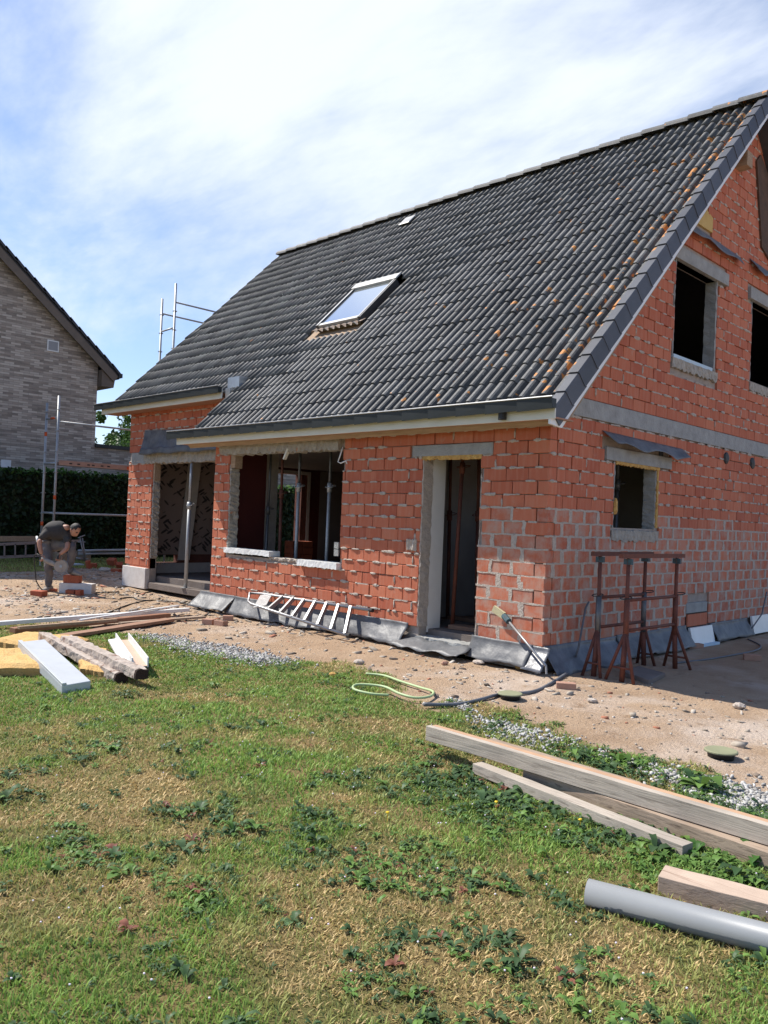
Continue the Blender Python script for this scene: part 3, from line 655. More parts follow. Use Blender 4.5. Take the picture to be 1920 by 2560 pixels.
# cross walls
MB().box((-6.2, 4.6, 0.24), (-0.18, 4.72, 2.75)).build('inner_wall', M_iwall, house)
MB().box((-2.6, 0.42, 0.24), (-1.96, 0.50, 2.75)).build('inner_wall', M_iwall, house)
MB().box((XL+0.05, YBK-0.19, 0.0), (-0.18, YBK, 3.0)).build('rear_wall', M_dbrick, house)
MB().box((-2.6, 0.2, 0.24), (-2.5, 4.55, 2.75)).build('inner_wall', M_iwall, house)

# --- roof: deck, tiles, verge and ridge
XLR, XRR = -11.9, 0.16
XE = -7.02            # left edge of the projecting roof
roof = empty('roof'); roof.parent = house
def slope_poly(x0, x1, y0, y1, off): return [Vector((x0, y0, y0+off)), Vector((x1, y0, y0+off)), Vector((x1, y1, y1+off)), Vector((x0, y1, y1+off))]
MB().prism(slope_poly(XE+0.06, XRR, -0.25, Y1-0.10, 2.975), (0, 0.08, -0.08)).build('roof_deck', M_wood, house)
MB().prism(slope_poly(XLR+0.05, XRR, Y1-0.10, YR+0.0, 2.975), (0, 0.08, -0.08)).build('roof_deck', M_wood, house)
MB().prism([Vector((XLR, YR, YR+3.02)), Vector((XRR+0.04, YR, YR+3.02)), Vector((XRR+0.04, 10.6, 2*YR-10.6+3.02)), Vector((XLR, 10.6, 2*YR-10.6+3.02))], (0, -0.08, -0.08)).build('rear_roof_slope', M_verge, house)
def tile_mat():
    m = bpy.data.materials.new('concrete_tile'); m.use_nodes = True; t = m.node_tree; b = t.nodes['Principled BSDF']
    g = N(t, 'ShaderNodeNewGeometry'); oi = N(t, 'ShaderNodeObjectInfo')
    ad = N(t, 'ShaderNodeMath', operation='ADD'); link(t, oi.outputs['Random'], ad.inputs[0]); link(t, g.outputs['Random Per Island'], ad.inputs[1])
    frc = N(t, 'ShaderNodeMath', operation='FRACT'); link(t, ad.outputs[0], frc.inputs[0])
    rp = N(t, 'ShaderNodeMapRange'); link(t, frc.outputs[0], rp.inputs[0]); rp.inputs[3].default_value = 0.68; rp.inputs[4].default_value = 1.32
    def nz(sc, det=6, ro=0.62):
        n = N(t, 'ShaderNodeTexNoise'); n.inputs['Scale'].default_value = sc; n.inputs['Detail'].default_value = det; n.inputs['Roughness'].default_value = ro; link(t, g.outputs['Position'], n.inputs['Vector']); return n
    def rng(s_, lo, hi, o0=0.0, o1=1.0):
        r = N(t, 'ShaderNodeMapRange'); link(t, s_, r.inputs[0]); r.inputs[1].default_value = lo; r.inputs[2].default_value = hi; r.inputs[3].default_value = o0; r.inputs[4].default_value = o1; return r.outputs[0]
    def mixc(f, a, bb):
        n = N(t, 'ShaderNodeMix', data_type='RGBA'); link(t, f, n.inputs[0])
        for s_, v in ((6, a), (7, bb)):
            if isinstance(v, tuple): n.inputs[s_].default_value = col4(v)
            else: link(t, v, n.inputs[s_])
        return n.outputs[2]
    c = mixc(rng(nz(3.2).outputs[0], 0.35, 0.65), (0.068, 0.068, 0.069), (0.112, 0.109, 0.104))
    c = mixc(rng(nz(40, 4).outputs[0], 0.55, 0.7), c, (0.17, 0.166, 0.154))
    hs = N(t, 'ShaderNodeHueSaturation'); link(t, rp.outputs[0], hs.inputs['Value']); link(t, c, hs.inputs['Color'])
    # lichen: orange spots, denser beside the verge and below the skylight
    sp = N(t, 'ShaderNodeSeparateXYZ'); link(t, g.outputs['Position'], sp.inputs[0])
    near = rng(sp.outputs[0], -0.75, 0.15, 0.0, 0.13)
    midr = rng(sp.outputs[0], -9.0, -1.0, -0.045, 0.03)
    a1 = N(t, 'ShaderNodeMath', operation='ADD'); link(t, near, a1.inputs[0]); link(t, midr, a1.inputs[1])
    ln = nz(7.5, 3, 0.5); a2 = N(t, 'ShaderNodeMath', operation='ADD'); link(t, a1.outputs[0], a2.inputs[0]); link(t, ln.outputs[0], a2.inputs[1])
    lm = rng(a2.outputs[0], 0.712, 0.742); c = mixc(lm, hs.outputs[0], (0.48, 0.20, 0.05))
    wl = rng(nz(19, 3, 0.5).outputs[0], 0.70, 0.74); c = mixc(wl, c, (0.40, 0.39, 0.33))
    link(t, c, b.inputs['Base Color']); b.inputs['Roughness'].default_value = 0.64; b.inputs['Specular IOR Level'].default_value = 0.35
    bp = N(t, 'ShaderNodeBump'); bp.inputs['Strength'].default_value = 0.25; bp.inputs['Distance'].default_value = 0.01; link(t, nz(90, 4).outputs[0], bp.inputs['Height']); link(t, bp.outputs[0], b.inputs['Normal'])
    return m
M_tile = tile_mat()
TW, TG, TL = 0.300, 0.335, 0.40
def tile_profile(u):
    p = (u/TW*2) % 1.0       # two rolls per tile: broad pan and a narrower roll
    q = min(1.0, max(0.0, (0.5-abs(p-0.5)-0.13)/0.17)); return 0.058*(q*q*(3-2*q))*(0.80+0.20*math.sin(p*PI))
def tile_mesh():
    n = 16; v = []; f = []
    for s, lift in ((0.0, 0.020), (TL, 0.002)):
        for i in range(n+1): u = TW*i/n; v.append((u, s, lift+tile_profile(u)))
    for i in range(n+1): u = TW*i/n; v.append((u, 0.004, tile_profile(u)-0.012))
    k = n+1
    for i in range(n): f.append((i, i+1, k+i+1, k+i)); f.append((2*k+i, 2*k+i+1, i+1, i))
    return v, f
TV, TF = tile_mesh(); tme = bpy.data.meshes.new('tile'); tme.from_pydata(TV, [], TF); tme.update(); tme.materials.append(M_tile)
SK = [(-6.22, -5.06), (1.90, 2.86)]       # skylight footprint x, y
tiles = []
c45 = math.cos(PI/4)
nrow = int(math.ceil((YR+0.28)/c45/TG))
for r_ in range(nrow):
    y = -0.27+r_*TG*c45; xl = XE if y < Y1-0.30 else XLR
    ncol = int(round((XRR-xl)/TW))
    for c_ in range(ncol):
        x = XRR-(c_+1)*TW
        if SK[0][0]-0.25 < x+TW/2 < SK[0][1]+0.10 and SK[1][0]-0.22 < y+0.1 < SK[1][1]-0.05: continue
        if y > YR-0.16: continue
        tiles.append((x+random.uniform(-0.003, 0.003), y+random.uniform(-0.009, 0.009), y+2.992+random.uniform(-0.006, 0.006), random.uniform(-0.011, 0.011)))
tiles.sort(key=lambda q: (Vector(q[:3])-Vector(CAM)).length)
RX = Matrix.Rotation(PI/4, 4, 'X'); tv = np.array(TV); tf = np.array(TF)
big_v = []; big_f = []
for i, (x, y, z, rr) in enumerate(tiles):
    if i < 300:
        o = bpy.data.objects.new('tile', tme); COL.objects.link(o); o.parent = roof; o.location = (x, y, z); o.rotation_euler = (PI/4+rr*0.4, rr, rr)
    else:
        Mx = np.array(Matrix.Translation((x, y, z)) @ Euler((PI/4+rr*0.4, rr, rr)).to_matrix().to_4x4())
        big_f.append(tf+len(big_v)*len(tv)); big_v.append(tv @ Mx[:3, :3].T+Mx[:3, 3])
o = np_mesh('roof_tiles', np.concatenate(big_v), np.concatenate(big_f), None, None, M_tile, roof); tag(o, kind='stuff')
def vtile(flip=1):
    mb = MB(); pts = [(-0.11, 0.075), (-0.09, 0.088), (0.012, 0.085), (0.022, 0.075), (0.026, -0.12), (0.008, -0.12)]
    n = len(pts)
    for s, l, g_ in ((0.0, 0.020, 0.007), (TL*0.93, 0.0, 0.0)):
        for a, b in pts: mb.v.append(((a+g_)*flip, s, b+l))
    for i in range(n): j = (i+1) % n; mb.f.append((i, j, n+j, n+i))
    mb.f.append(tuple(range(n))); mb.f.append(tuple(n+i for i in reversed(range(n)))); return mb.mesh('verge_tile')
vme = vtile(); vme.materials.append(M_verge); vme2 = vtile(-1); vme2.materials.append(M_verge)
for r_ in range(nrow):
    y = -0.28+r_*TG*c45
    o = bpy.data.objects.new('verge_tile', vme); COL.objects.link(o); o.parent = roof; o.location = (XRR+0.05, y, y+2.985); o.rotation_euler = (PI/4, 0, random.uniform(-0.006, 0.006))
MB().prism([Vector((XRR+0.040, -0.36, 2.64)), Vector((XRR+0.040, -0.14, 2.62)), Vector((XRR+0.040, YR, YR+2.75)), Vector((XRR+0.040, YR, YR+2.88)), Vector((XRR+0.040, -0.36, 2.72))], (0.026, 0, 0)).build('verge_board', M_whitep, house)
MB().prism([Vector((0.03, 0.0, 2.72)), Vector((0.03, YR, YR+2.75)), Vector((XRR+0.028, YR, YR+2.75)), Vector((XRR+0.028, 0, 2.72))], (0, 0.02, -0.02)).build('verge_soffit', M_wood, house)
for i in range(30):
    x = XRR+0.08-(i+1)*0.40; mb = MB(); n = 8
    for s, l in ((0, 0.0), (0.43, 0.014)):
        for j in range(n+1): t = PI*j/n; mb.v.append((x+0.40-s, YR-math.cos(t)*(0.125+l*0.5), YR+3.05+math.sin(t)*(0.115)+l*1.6))
    for j in range(n): mb.f.append((j, j+1, n+2+j, n+1+j))
    for e in (0, n+1): mb.f.append(tuple(e+j for j in range(n+1)))
    mb.build('ridge_tile', M_tile, roof)
MB().prism([Vector((0.004, 5.62, 6.1)), Vector((0.004, 6.2, 5.9)), Vector((0.004, 6.2, 7.0)), Vector((0.004, 5.45, 7.5)), Vector((0.004, 5.3, 7.35))], (0.03, 0, 0)).build('apex_boarding', mat('dark_boarding', (0.13, 0.075, 0.05), (0.08, 0.05, 0.035), 7, 0.9, bump=0.6), house)
# purlin and gable truss stub under the apex
MB().box((-0.1, 4.55, 7.0), (XRR+0.02, 4.75, 7.22)).build('purlin', M_wood, house)
# eaves: fascia, soffit, gutter box clad in overlapping panels
def eave(xa, xb, y, z, nm):
    MB().box((xa, y-0.365, z+2.69), (xb, y-0.345, z+2.86)).build('fascia', M_white, house, bevel=0.004)
    MB().box((xa+0.01, y-0.344, z+2.700), (xb-0.02, y+0.02, z+2.716)).build('soffit', M_soffit, house)
    g = MB().box((xa-0.14, y-0.45, z+2.795), (xb+0.02, y-0.375, z+2.89)).build('gutter', M_gutter, house)
    MB().tube([(xa-0.15, y-0.465, z+2.905), (xb+0.03, y-0.465, z+2.905)], 0.011, 8).build('gutter_bead', M_gedge, g)
    n = int(round((xb-xa)/0.42)); w = (xb+0.02-xa+0.14)/n
    for i in range(n):
        x = xa-0.14+i*w
        q = [Vector((x-0.012, y-0.468, z+2.895)), Vector((x+w, y-0.460, z+2.895)), Vector((x+w, y-0.452, z+2.785)), Vector((x-0.012, y-0.462, z+2.772))]
        MB().prism(q, (0, 0.008, 0)).build('panel', M_gutter, g)
eave(-7.08, 0.28, 0.0, 0.0, 'front')
eave(-11.72, XE-0.15, Y1, Y1, 'left')
MB().tube([(-0.36, -0.40, 2.795), (-0.36, -0.40, 2.71)], 0.045, 12).build('outlet', M_black, house)
MB().box((XE-0.16, 0.62, 3.62), (XE-0.02, 0.80, 3.78)).box((XE-0.25, 0.72, 3.80), (XE+0.10, 1.0, 3.99), None).build('zinc_flashing', M_zinc, house)
# skylight
skl = empty('skylight'); skl.parent = house
def rp_(x, y, h): return Vector((x, y-h*c45, y+2.985+h*c45))
def rbox(x0, x1, y0, y1, h0, h1):
    vs = [rp_(x0, y0, h0), rp_(x1, y0, h0), rp_(x1, y1, h0), rp_(x0, y1, h0), rp_(x0, y0, h1), rp_(x1, y0, h1), rp_(x1, y1, h1), rp_(x0, y1, h1)]
    return MB().add(vs, ((0,3,2,1),(4,5,6,7),(0,1,5,4),(1,2,6,5),(2,3,7,6),(3,0,4,7)))
sx0, sx1, sy0, sy1 = SK[0][0], SK[0][1], SK[1][0], SK[1][1]
M_dark = mat('skylight_frame', (0.07, 0.07, 0.075), (0.05, 0.05, 0.055), 5, 0.45, metal=0.5)
M_lt = mat('skylight_cover', (0.40, 0.40, 0.39), (0.33, 0.33, 0.32), 6, 0.35, metal=0.3)
for a in ((sx0, sx0+0.07, sy0, sy1), (sx1-0.07, sx1, sy0, sy1)): rbox(*a, 0.0, 0.135).build('frame', M_dark, skl)
rbox(sx0+0.07, sx1-0.07, sy0, sy0+0.05, 0.0, 0.128).build('frame', M_lt, skl)
rbox(sx0, sx1, sy1-0.13, sy1, 0.0, 0.16).build('hood', M_lt, skl, bevel=0.01)
rbox(sx0+0.04, sx0+0.07, sy0, sy1-0.13, 0.136, 0.142).build('edge_strip', M_lt, skl); rbox(sx1-0.07, sx1-0.04, sy0, sy1-0.13, 0.136, 0.142).build('edge_strip', M_lt, skl)
def glass_mat():
    m = bpy.data.materials.new('window_glass'); m.use_nodes = True; b = m.node_tree.nodes['Principled BSDF']
    b.inputs['Base Color'].default_value = (0.80, 0.84, 0.86, 1); b.inputs['Metallic'].default_value = 0.9; b.inputs['Roughness'].default_value = 0.06; return m
M_glass = glass_mat()
rbox(sx0+0.07, sx1-0.07, sy0+0.05, sy1-0.13, 0.0, 0.115).build('pane', M_glass, skl)
M_lead = mat('flashing_apron', (0.15, 0.13, 0.115), (0.30, 0.19, 0.12), 9, 0.7, c3=(0.2, 0.2, 0.2), s3=14, thr3=0.55)
def ap_(u, v): x = sx0-0.06+u*(sx1-sx0+0.14); y = sy0+0.02-0.10*v; return rp_(x, y, 0.07-0.012*v+tile_profile((XRR-x) % TW)*0.9*v)
MB().sheet(ap_, 40, 4).build('flashing', M_lead, skl, True)
# roof vent
vn = empty('roof_vent'); vn.parent = house
rbox(-6.98, -6.76, 4.72, 4.90, 0.0, 0.10).build('vent_body', M_dark, vn); rbox(-7.02, -6.72, 4.69, 4.91, 0.101, 0.13).build('vent_cap', M_gedge, vn, bevel=0.01)
# cable loops and conduit hanging at the front window
MB().tube([fp(857, 1118, -0.03), fp(850, 1140, -0.04), fp(845, 1155, -0.05), fp(852, 1158, -0.05), fp(865, 1152, -0.05), fp(868, 1160, -0.04)], 0.009, 6).build('cable_loop', M_whitep, house, True)
MB().beam(fp(722, 1122, -0.02), fp(711, 1148, -0.02), 0.05, 0.03).build('conduit', M_white, house)
MB().box((-3.42, -0.022, 1.16), (-3.335, 0.0, 1.25)).build('socket_box', M_conc, house); MB().box((-3.42, -0.022, 1.06), (-3.335, 0.0, 1.15)).build('socket_box', M_conc, house)
rough_bar('mortar_lump', (-2.06, -0.02, 1.22), (-1.90, 0.02, 1.35), M_mortar, house, 0.018, 9, 0, 0.02, 77)
print('bricks', len(bricks), 'tiles', len(tiles))

# ------------------------------------------------------------------ neighbour, hedge, tree
def nb_brick():
    m = bpy.data.materials.new('brown_facing_brick'); m.use_nodes = True; t = m.node_tree; b = t.nodes['Principled BSDF']
    g = N(t, 'ShaderNodeNewGeometry'); sp = N(t, 'ShaderNodeSeparateXYZ'); link(t, g.outputs['Position'], sp.inputs[0]); cm = N(t, 'ShaderNodeCombineXYZ'); link(t, sp.outputs[1], cm.inputs[0]); link(t, sp.outputs[2], cm.inputs[1])
    br = N(t, 'ShaderNodeTexBrick'); link(t, cm.outputs[0], br.inputs['Vector']); br.inputs['Scale'].default_value = 1.0; br.inputs['Brick Width'].default_value = 0.30; br.inputs['Row Height'].default_value = 0.068; br.inputs['Mortar Size'].default_value = 0.004
    br.offset = 0.42; br.inputs['Bias'].default_value = -0.15
    br.inputs['Color1'].default_value = (0.22, 0.185, 0.155, 1); br.inputs['Color2'].default_value = (0.62, 0.545, 0.465, 1); br.inputs['Mortar'].default_value = (0.16, 0.14, 0.12, 1)
    nz = N(t, 'ShaderNodeTexNoise'); nz.inputs['Scale'].default_value = 1.2; nz.inputs['Detail'].default_value = 6
    mpn = N(t, 'ShaderNodeMapping'); link(t, cm.outputs[0], mpn.inputs[0]); mpn.inputs['Scale'].default_value = (2.5, 13, 1); link(t, mpn.outputs[0], nz.inputs['Vector'])
    mr = N(t, 'ShaderNodeMapRange'); link(t, nz.outputs[0], mr.inputs[0]); mr.inputs[1].default_value = 0.4; mr.inputs[2].default_value = 0.68; mr.inputs[4].default_value = 0.55
    mi = N(t, 'ShaderNodeMix', data_type='RGBA'); link(t, mr.outputs[0], mi.inputs[0]); link(t, br.outputs['Color'], mi.inputs[6]); mi.inputs[7].default_value = (0.42, 0.335, 0.27, 1)
    link(t, mi.outputs[2], b.inputs['Base Color']); b.inputs['Roughness'].default_value = 0.9
    bp = N(t, 'ShaderNodeBump'); bp.inputs['Strength'].default_value = 0.6; bp.inputs['Distance'].default_value = 0.015; link(t, br.outputs['Fac'], bp.inputs['Height']); bp.invert = True; link(t, bp.outputs[0], b.inputs['Normal'])
    return m
M_nb = nb_brick(); XN = -21.0
M_ntrim = mat('brown_trim', (0.155, 0.12, 0.095), (0.12, 0.095, 0.075), 4, 0.7)
M_ntile = mat('dark_roof_tile', (0.045, 0.044, 0.05), (0.03, 0.03, 0.035), 5, 0.6, vary=0.2)
nbh = empty('neighbour_house', 'brown brick neighbouring house with dark gable roof beyond the hedge', 'house', loc=(XN, 4, 0))
yE, zE = 4.80, 5.80       # wall corner at the eaves
sl_ = (9.35-6.05)/(5.45-1.53)      # roof rise per metre
yA = -3.2; zr = lambda y: 6.02+(5.45-abs(y-yA)-yA)*sl_ if False else 6.02+(5.45-(yA+abs(y-yA)))*sl_
poly = [Vector((XN, yE, 0)), Vector((XN, yE, zr(yE)-0.25)), Vector((XN, yA, zr(yA)-0.25)), Vector((XN, 2*yA-yE, zr(yE)-0.25)), Vector((XN, 2*yA-yE, 0))]
MB().prism(poly, (-8, 0, 0)).build('wall', M_nb, nbh)
for sgn in (1, -1):
    f = lambda y: yA+sgn*(y-yA)
    MB().prism([Vector((XN+0.30, f(5.42), zr(5.42)+0.0)), Vector((XN+0.30, f(yA), zr(yA))), Vector((XN+0.30, f(yA), zr(yA)-0.12)), Vector((XN+0.30, f(5.42), zr(5.42)-0.12))], (-8.6, 0, 0)).build('roof', M_ntile, nbh)
    MB().prism([Vector((XN+0.33, f(5.36), zr(5.36)-0.09)), Vector((XN+0.33, f(yA), zr(yA)-0.09)), Vector((XN+0.33, f(yA), zr(yA)-0.42)), Vector((XN+0.33, f(5.22), zr(5.22)-0.40))], (-0.05, 0, 0)).build('verge_board', M_ntrim, nbh)
nr = 30
for i in range(nr):       # verge tiles stepping up the rake
    y = 5.46-i*0.295; a = math.atan(sl_)
    if y < yA: break
    MB().beam((XN+0.22, y, zr(y)+0.03), (XN+0.22, y-0.36, zr(y-0.36)+0.075), 0.30, 0.075).build('verge_tile', M_ntile, nbh)
MB().prism([Vector((XN+0.27, 5.30, zr(5.30)-0.13)), Vector((XN+0.27, yE+0.02, zr(yE)-0.40)), Vector((XN+0.27, yE+0.02, 5.62)), Vector((XN+0.27, 5.24, 5.62)), ], (-8.3, 0, 0)).build('eave_box', M_ntrim, nbh)
MB().box((XN-8.3, 5.36, zr(5.36)-0.12), (XN+0.36, 5.50, zr(5.36)+0.02)).build('gutter', M_gutter, nbh)
MB().box((XN-6, yE+0.001, 0), (XN-0.01, 30, 3.60)).build('annex_wall', M_nb, nbh)
MB().box((XN-6.1, yE+0.002, 3.602), (XN+0.06, 30.1, 3.72)).build('coping', M_gutter, nbh)
gr = MB().box((XN-0.02, 3.08, 6.52), (XN+0.03, 3.45, 6.87)).build('vent_grille', M_whitep, nbh)
MB().box((XN+0.031, 3.115, 6.555), (XN+0.036, 3.415, 6.835)).build('grille_mesh', mat('grille_mesh', (0.30, 0.30, 0.31), (0.26, 0.26, 0.27), 90, 0.6), gr)
MB().box((XN-0.02, 1.83, 2.72), (XN+0.05, 2.12, 2.95)).build('wall_lamp_box', M_whitep, nbh)

M_leafattr = attr_mat('leaf_colours', 0.5, 0.30)
def leaf_cloud(name, pts, nrm, size, cols, parent, m=None, aspect=0.6):
    """one rhomb leaf per point, facing roughly nrm"""
    n = len(pts); rv = RNG.normal(size=(n, 3)); d = nrm+rv*0.75; d /= np.linalg.norm(d, axis=1, keepdims=True)
    a = np.cross(d, RNG.normal(size=(n, 3))); a /= np.linalg.norm(a, axis=1, keepdims=True); b = np.cross(d, a)
    sz = (size*RNG.uniform(0.6, 1.35, n))[:, None]
    v = np.stack([pts-a*sz, pts-b*sz*aspect+d*sz*0.15, pts+a*sz, pts+b*sz*aspect+d*sz*0.15], 1).reshape(-1, 3)
    f = np.arange(n*4).reshape(n, 4); c = np.repeat(cols, 4, axis=0)
    return np_mesh(name, v, f, None, c, m or M_leafattr, parent)
hed = empty('hedge', 'tall clipped dark green hedge along the neighbour boundary', 'hedge', loc=(-18.6, 4, 0))
HX0, HX1, HY0, HY1, HT = -19.4, -18.0, -9.0, 19.0, 2.58
MB().box((HX0+0.12, HY0, 0.0), (HX1-0.14, HY1, HT-0.14)).build('dark_core', mat('hedge_inside', (0.012, 0.016, 0.008), (0.02, 0.022, 0.012), 8, 0.95), hed)  # solid near-black core box gives the dark between the leaves
n = 36000; u = RNG.uniform(HY0, HY1, n); k = RNG.random(n)
fx = np.where(k < 0.72, HX1-np.abs(RNG.normal(0, 0.09, n))+0.06*(fbm(u*1.5, k*8, 2)-0.5), RNG.uniform(HX0, HX1, n))
fz = np.where(k < 0.72, RNG.uniform(0.08, HT, n), HT-0.05+RNG.normal(0, 0.06, n)+0.12*(fbm(u*1.1, u*0+3, 6)-0.5))
pts = np.stack([fx, u, fz], -1); nrm = np.where((k < 0.72)[:, None], np.array([[1, 0, 0.3]]), np.array([[0.2, 0, 1]]))
g_ = RNG.uniform(0.75, 1.25, n)[:, None]; cols = np.where((k < 0.72)[:, None], np.array([[0.018, 0.036, 0.011]]), np.array([[0.07, 0.15, 0.03]]))*g_  # side leaves darkened, top leaves brightened: shade and sun put into the colour
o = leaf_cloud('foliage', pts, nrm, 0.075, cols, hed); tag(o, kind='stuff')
tree = empty('tree', 'green broadleaf tree standing behind the neighbour annex wall', 'tree', loc=(-34, 13.4, 0))
MB().tube([(-34, 13.4, 0), (-34.05, 13.45, 1.6), (-33.95, 13.5, 3.0), (-34, 13.4, 4.6)], [0.2, 0.16, 0.13, 0.06], 8).tube([(-33.95, 13.5, 2.8), (-33.5, 14.4, 4.4)], [0.09, 0.04], 6).tube([(-34, 13.45, 2.4), (-34.2, 12.3, 4.0)], [0.09, 0.04], 6).build('trunk', M_wood, tree)
cl = []; cn = []
for _ in range(95):
    c = np.array([-34, 13.6, 4.4])+RNG.normal(size=3)*np.array([1.2, 1.5, 0.95]); r = RNG.uniform(0.3, 0.6)
    dd = RNG.normal(size=(190, 3)); dd /= np.linalg.norm(dd, axis=1, keepdims=True); cl.append(c+dd*r*RNG.uniform(0.5, 1.0, (190, 1))); cn.append(dd)
cl = np.concatenate(cl); cn = np.concatenate(cn)
o = leaf_cloud('crown', cl, cn, 0.10, np.array([[0.07, 0.14, 0.035]])*RNG.uniform(0.6, 1.3, len(cl))[:, None], tree)
tree2 = empty('tree', 'small dark bush top showing beside the corner of the neighbour wall', 'tree', loc=(-30, 10.3, 0))
MB().tube([(-30, 10.3, 0), (-30, 10.3, 2.6)], [0.1, 0.04], 6).build('trunk', M_wood, tree2)
dd = RNG.normal(size=(3500, 3)); cl = np.array([-30, 10.3, 3.2])+dd*np.array([0.5, 0.42, 0.6])
leaf_cloud('crown', cl, dd, 0.08, np.array([[0.05, 0.10, 0.03]])*RNG.uniform(0.6, 1.3, len(cl))[:, None], tree2)

# ------------------------------------------------------------------ lawn
M_grass = attr_mat('grass_colours', 0.55, 0.28)
def dryness(x, y):
    d = fbm(x*1.15+4, y*1.15, 31, 4)*0.80-0.10+(fbm(x*3.2, y*3.2, 37, 3)-0.5)*0.95
    for px, py, r, w in ((200, 1990, 0.45, 0.45), (80, 2050, 0.35, 0.35), (560, 1745, 0.5, 0.35), (1150, 2270, 0.35, 0.22), (850, 2280, 0.35, 0.22), (300, 1860, 0.5, 0.15), (150, 2190, 0.3, 0.3), (1250, 2400, 0.35, 0.25), (720, 2430, 0.25, 0.25), (1500, 2500, 0.3, 0.25), (380, 1960, 0.3, 0.35),
                         (1300, 2010, 0.45, -0.55), (1600, 2080, 0.4, -0.6), (1760, 2180, 0.35, -0.5), (1850, 2050, 0.4, -0.5), (500, 1650, 0.9, -0.5), (800, 1720, 0.6, -0.35), (130, 2400, 0.25, -0.35), (550, 2520, 0.25, -0.2), (700, 1900, 0.5, -0.15)):
        p = gp(px, py); d = d+w*np.exp(-((x-p.x)**2+(y-p.y)**2)/(r*r))
    return d
def dist_cam(x, y): return np.hypot(x-CAM[0], y-CAM[1])
n = 1650000
x = RNG.uniform(-10.5, 7.0, n); y = RNG.uniform(-9.0, -1.2, n); d = dist_cam(x, y)
keep = (RNG.random(n) < np.clip((3.3/np.maximum(d, 1.2))**1.35, 0, 1)) & (lawn_amount(x, y) > RNG.uniform(-0.10, 0.14, n)) & ((x-CAM[0])*(-0.707)+(y-CAM[1])*0.707 > 0.6) & (RNG.random(n) < np.clip(1.55-1.6*np.abs(vnoise(x*7, y*7, 71)-0.25), 0.28, 1))
x = x[keep]; y = y[keep]
xf = RNG.uniform(-18.2, -13.2, 26000); yf = RNG.uniform(-7, 9, 26000); kf = lawn_amount(xf, yf) > RNG.uniform(-0.2, 0.2, 26000); x = np.concatenate([x, xf[kf]]); y = np.concatenate([y, yf[kf]])
d = dist_cam(x, y); n = len(x); print('blades', n)
z = ground_z(x, y)-0.004; dr = dryness(x, y); dr = np.where(x < -13, 0.35, dr)
t = RNG.random(n); isdry = (dr+(vnoise(x*16, y*16, 41)-0.5)*0.40+RNG.normal(0, 0.16, n)) > 0.56
patch = fbm(x*3, y*3, 77, 3)
hgt = np.where(isdry, RNG.uniform(0.007, 0.022, n), RNG.uniform(0.010, 0.032, n)*(0.75+0.6*patch))*np.where(x < -13, 1.7, 1.0)
wd = np.clip(0.0010+0.00046*d, 0.0015, 0.009)*RNG.uniform(0.55, 1.6, n)
ang = RNG.uniform(0, 2*PI, n); lean = RNG.uniform(0.2, 1.3, n)*np.where(isdry, 1.5, 1.0); la2 = ang+RNG.uniform(-0.6, 0.6, n)+PI/2
dxn, dyn = np.cos(ang)*wd, np.sin(ang)*wd; lx, ly = np.cos(la2)*lean*hgt, np.sin(la2)*lean*hgt
base = np.stack([x, y, z], -1); wv = np.stack([dxn, dyn, np.zeros(n)], -1)
mid = base+np.stack([lx*0.35, ly*0.35, hgt*0.62], -1); tip = base+np.stack([lx, ly, hgt], -1)
V = np.stack([base-wv, base+wv, mid+wv*0.8, mid-wv*0.8, tip], 1).reshape(-1, 3)
i0 = np.arange(n)*5; F4 = np.stack([i0, i0+1, i0+2, i0+3], -1); F3 = np.stack([i0+3, i0+2, i0+4], -1)
gcols = np.stack([0.165+0.13*t, 0.285+0.12*t, 0.055+0.035*t], -1)*(0.72+0.56*patch)[:, None]
dcols = np.stack([0.47+0.20*t, 0.345+0.15*t, 0.145+0.09*t], -1)*(0.8+0.4*patch)[:, None]
mixd = np.clip((dr-0.26)/0.34, 0, 0.45)[:, None]
c = np.where(isdry[:, None], dcols, gcols*(1-mixd)+dcols*mixd*0.8)
cc = np.repeat(c, 5, axis=0)
o = np_mesh('grass', V, F4, F3, cc, M_grass); tag(o, 'short patchy lawn grass, green with dry straw-coloured patches', 'grass', kind='stuff')

# broad-leaved weeds: rosettes of arching leaves, clumped
def rosettes(cx, cy, R, nl, colr, up=0.35):
    """returns verts, faces, cols; each leaf = 3 cross-sections, folded along the midrib"""
    k = len(cx); n = int(nl.sum()); rep = np.repeat(np.arange(k), nl); a = RNG.uniform(0, 2*PI, n); L = R[rep]*RNG.uniform(0.55, 1.15, n); Wd = L*np.where(RNG.random(len(cx))[rep] > 0.45, RNG.uniform(0.09, 0.18, n), RNG.uniform(0.18, 0.34, n))
    X = cx[rep]; Y = cy[rep]; Z = ground_z(X, Y)+0.004; ca, sa = np.cos(a), np.sin(a); h = L*up*RNG.uniform(0.3, 1.5, n)
    V = []
    for s, w, hh in ((0.05, 0.25, 0.1), (0.35, 0.85, 0.8), (0.7, 1.0, 1.0), (1.0, 0.12, 0.65)):
        for side, lift in ((-1, 0.18), (0, 0), (1, 0.18)):
            px = X+ca*L*s-sa*Wd*w*side; py = Y+sa*L*s+ca*Wd*w*side; V.append(np.stack([px, py, Z+h*hh+lift*Wd*w+0.002], -1))
    V = np.stack(V, 1).reshape(-1, 3); f = []
    for r in range(3):
        for q in range(2): f.append((r*3+q, r*3+q+1, r*3+q+4, r*3+q+3))
    F = (np.arange(n)*12)[:, None, None]+np.array(f)[None]; C = colr[rep]*RNG.uniform(0.75, 1.3, n)[:, None]
    return V, F.reshape(-1, 4), np.repeat(C, 12, axis=0)
n = 150000; x = RNG.uniform(-7, 5.4, n); y = RNG.uniform(-7.4, -1.7, n); d = dist_cam(x, y)
